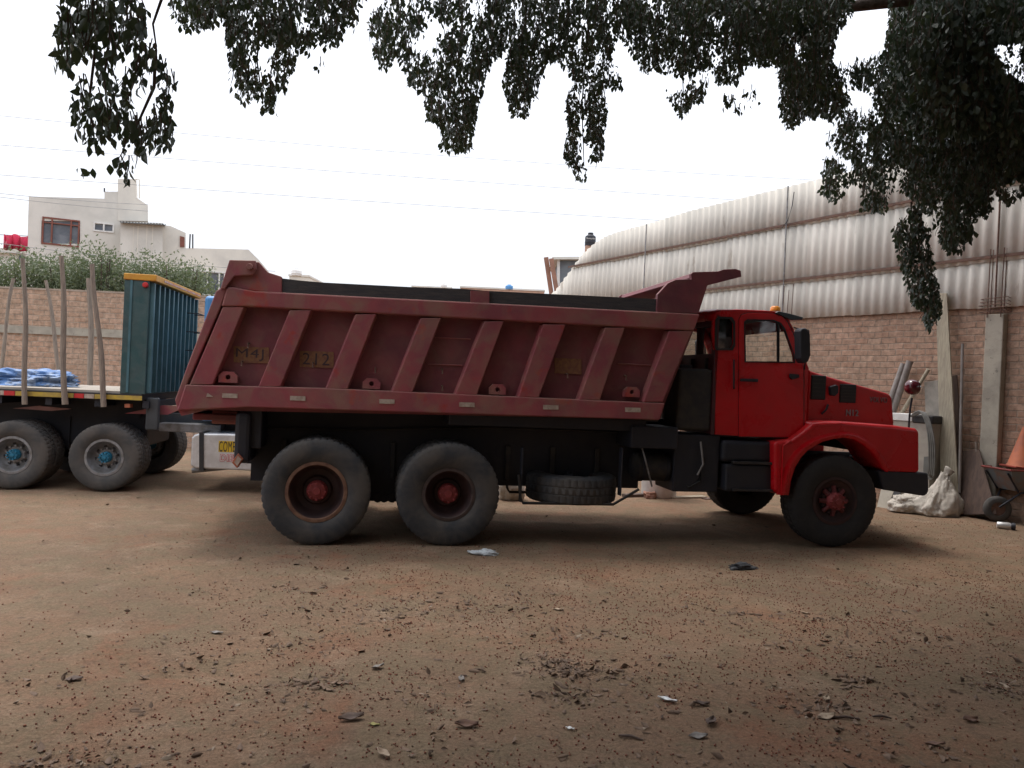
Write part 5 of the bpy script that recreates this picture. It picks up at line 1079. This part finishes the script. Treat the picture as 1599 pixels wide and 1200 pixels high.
n_ = len(lxy); dr = np.stack([rng.normal(0, 1, n_), rng.normal(0, 1, n_), rng.normal(.0, .18, n_)], 1)
lv = leaves('leaf_litter', onground(lxy, .010), .018+.055*rng.uniform(0, 1, n_)**2.6, mat('dry_brown_leaf', (.19, .125, .085), (.11, .072, .05), 12, .85, c3=(.34, .27, .20), s3=8, l3=.6), None, width=.5, fold=.22, dirs=dr, flat=.75)
tag(lv, 'dry brown leaf litter scattered on the dirt', 'leaves', kind='stuff')
# individual pieces one can point to
def bigleaf(name, px, py, L_, rz, curl, m_, lab, cat='dry leaf', group='large dry leaves on the dirt'):
    bm = bmesh.new(); nx, ny = 9, 5; g_ = []
    for i in range(nx):
        t = i/(nx-1); L_k = .8; wv = .24*math.sin(math.pi*min(1, t*.96+.03))**.8; row = []
        for j in range(ny):
            s = -1+2*j/(ny-1); row.append(bm.verts.new(((t-.5)*L_, s*wv*L_, curl*.5*L_*(abs(s)**1.6*.5+((t-.5)*1.6)**2*.5*(1 if t > .5 else .2))+.003*math.sin(i*1.3+j*.9))))
        g_.append(row)
    for i in range(nx-1):
        for j in range(ny-1): bm.faces.new((g_[i][j], g_[i+1][j], g_[i+1][j+1], g_[i][j+1]))
    o = fin(name, bm, m_, None, smooth=True); sm = o.modifiers.new('s', 'SOLIDIFY'); sm.thickness = .0012
    c = gpos(px, py); o.location = (c.x, c.y, gz(c.x, c.y)+.006); o.rotation_euler = (R(random.uniform(-12, 12)), R(random.uniform(-8, 8)), R(rz)); tag(o, lab, cat, group); return o
Mb1 = mat('curled_brown_leaf', (.16, .08, .05), (.10, .055, .04), 20, .7); Mb2 = mat('pale_dry_leaf', (.40, .31, .22), (.28, .2, .14), 20, .8); Mb3 = mat('dark_dry_leaf', (.09, .062, .05), (.13, .085, .065), 20, .8); Mgry = mat('grey_dry_leaf', (.24, .22, .2), (.16, .14, .13), 20, .8); Mgr = mat('yellow_green_leaf', (.28, .26, .08), (.22, .18, .06), 20, .7)
for a in ((728, 1133, .12, 5, .5, Mb1, 'rounded curled brown leaf near the bottom middle of the dirt'), (548, 1124, .13, 20, .45, Mb3, 'long dark curled leaf left of the rounded brown leaf'), (598, 1180, .10, -50, .5, Mb2, 'pale folded leaf at the bottom edge below the long dark leaf'),
          (1110, 1130, .11, 60, .5, Mb3, 'upright dark curled leaf below the white scrap'), (1090, 1150, .10, 5, .3, Mgry, 'flat grey leaf below the upright dark curled leaf'), (1095, 1098, .10, 10, .4, Mb3, 'dark leaf right of the white scrap'), (1290, 1120, .12, 15, .3, Mb2, 'pale tan leaf at the lower right beside dark twigs'),
          (1460, 1165, .10, -10, .3, Mb1, 'reddish leaf near the lower right corner'), (1515, 1123, .11, 20, .35, Mb1, 'brown leaf at the lower right edge of the dirt'), (1258, 956, .08, 10, .3, Mb2, 'small tan leaf on the open dirt below the front wheel'), (1290, 1092, .08, 60, .4, Mb2, 'small pale leaf standing on edge above the tan leaf'),
          (338, 989, .09, -5, .2, Mgry, 'pale grey leaf on the dirt at left of centre'), (590, 1045, .08, 30, .4, Mgry, 'curled grey leaf with a twig above the long dark leaf'), (720, 1060, .08, 90, .3, Mgry, 'light grey leaf standing upright in the lower middle'), (792, 915, .05, 10, .4, Mb3, 'small dark clod-like leaf below the second rear wheel'),
          (584, 1133, .06, 5, .15, Mgr, 'yellowish green leaf beside the long dark leaf'), (115, 1065, .10, 5, .2, Mb3, 'dark flat leaf at the lower left'), (872, 953, .09, 0, .2, Mb2, 'pale flat leaf on the dirt below the spare wheel'), (1412, 957, .05, 0, .4, Mgry, 'small grey curled leaf at right, below the bumper'), (1545, 1052, .06, 0, .3, Mb2, 'thin pale leaf near the right edge')):
    bigleaf('dry_leaf', *a)
bigleaf('paper_scrap', 1042, 1091, .11, -20, .35, mat('white_paper', (.75, .76, .76), (.6, .6, .6), 15, .7), 'white torn paper scrap on the dirt, brightest in the lower middle', 'paper', None)
bigleaf('paper_scrap', 890, 1139, .05, -30, .35, MATS['white_paper'], 'tiny white scrap left of the bottom dark leaf', 'paper', None)
c = gpos(757, 866); o = heap('plastic_bag', (c.x, c.y, -.01), .12, .06, .03, mat('clear_white_plastic', (.62, .66, .68), (.45, .47, .48), 14, .35, bump=.01, bscale=30), 31, fold=.6, label='crumpled translucent white plastic bag below the second rear wheel', cat='plastic bag', rz=-.1)
c = gpos(1160, 888); o = heap('dark_rag', (c.x, c.y, -.01), .125, .05, .035, mat('dark_rag_cloth', (.055, .058, .065), (.08, .08, .085), 14, .9, bump=.01, bscale=30), 37, fold=.7, label='dark grey rag lying on the dirt behind the front wheel', cat='rag', rz=.35)
for k, (x, y, L_, rz, lab) in enumerate(((1320, 1121, .16, 2, 'dark thin twig lying at the lower right'), (1377, 1120, .10, -3, 'second dark twig, right of the longer one'), (985, 1152, .12, -15, 'brown twig among leaves at the bottom centre'))):
    c = gpos(x, y); o = tube('twig', [(-L_/2, 0, .008), (0, .006, .012), (L_/2, -.004, .006)], [.006, .008, .004], Mb3, None, 7); o.location = (c.x, c.y, gz(c.x, c.y)); o.rotation_euler = (0, 0, R(rz)); tag(o, lab, 'twig', 'twigs on the dirt')
S.cycles.max_bounces = 6; S.cycles.transparent_max_bounces = 12
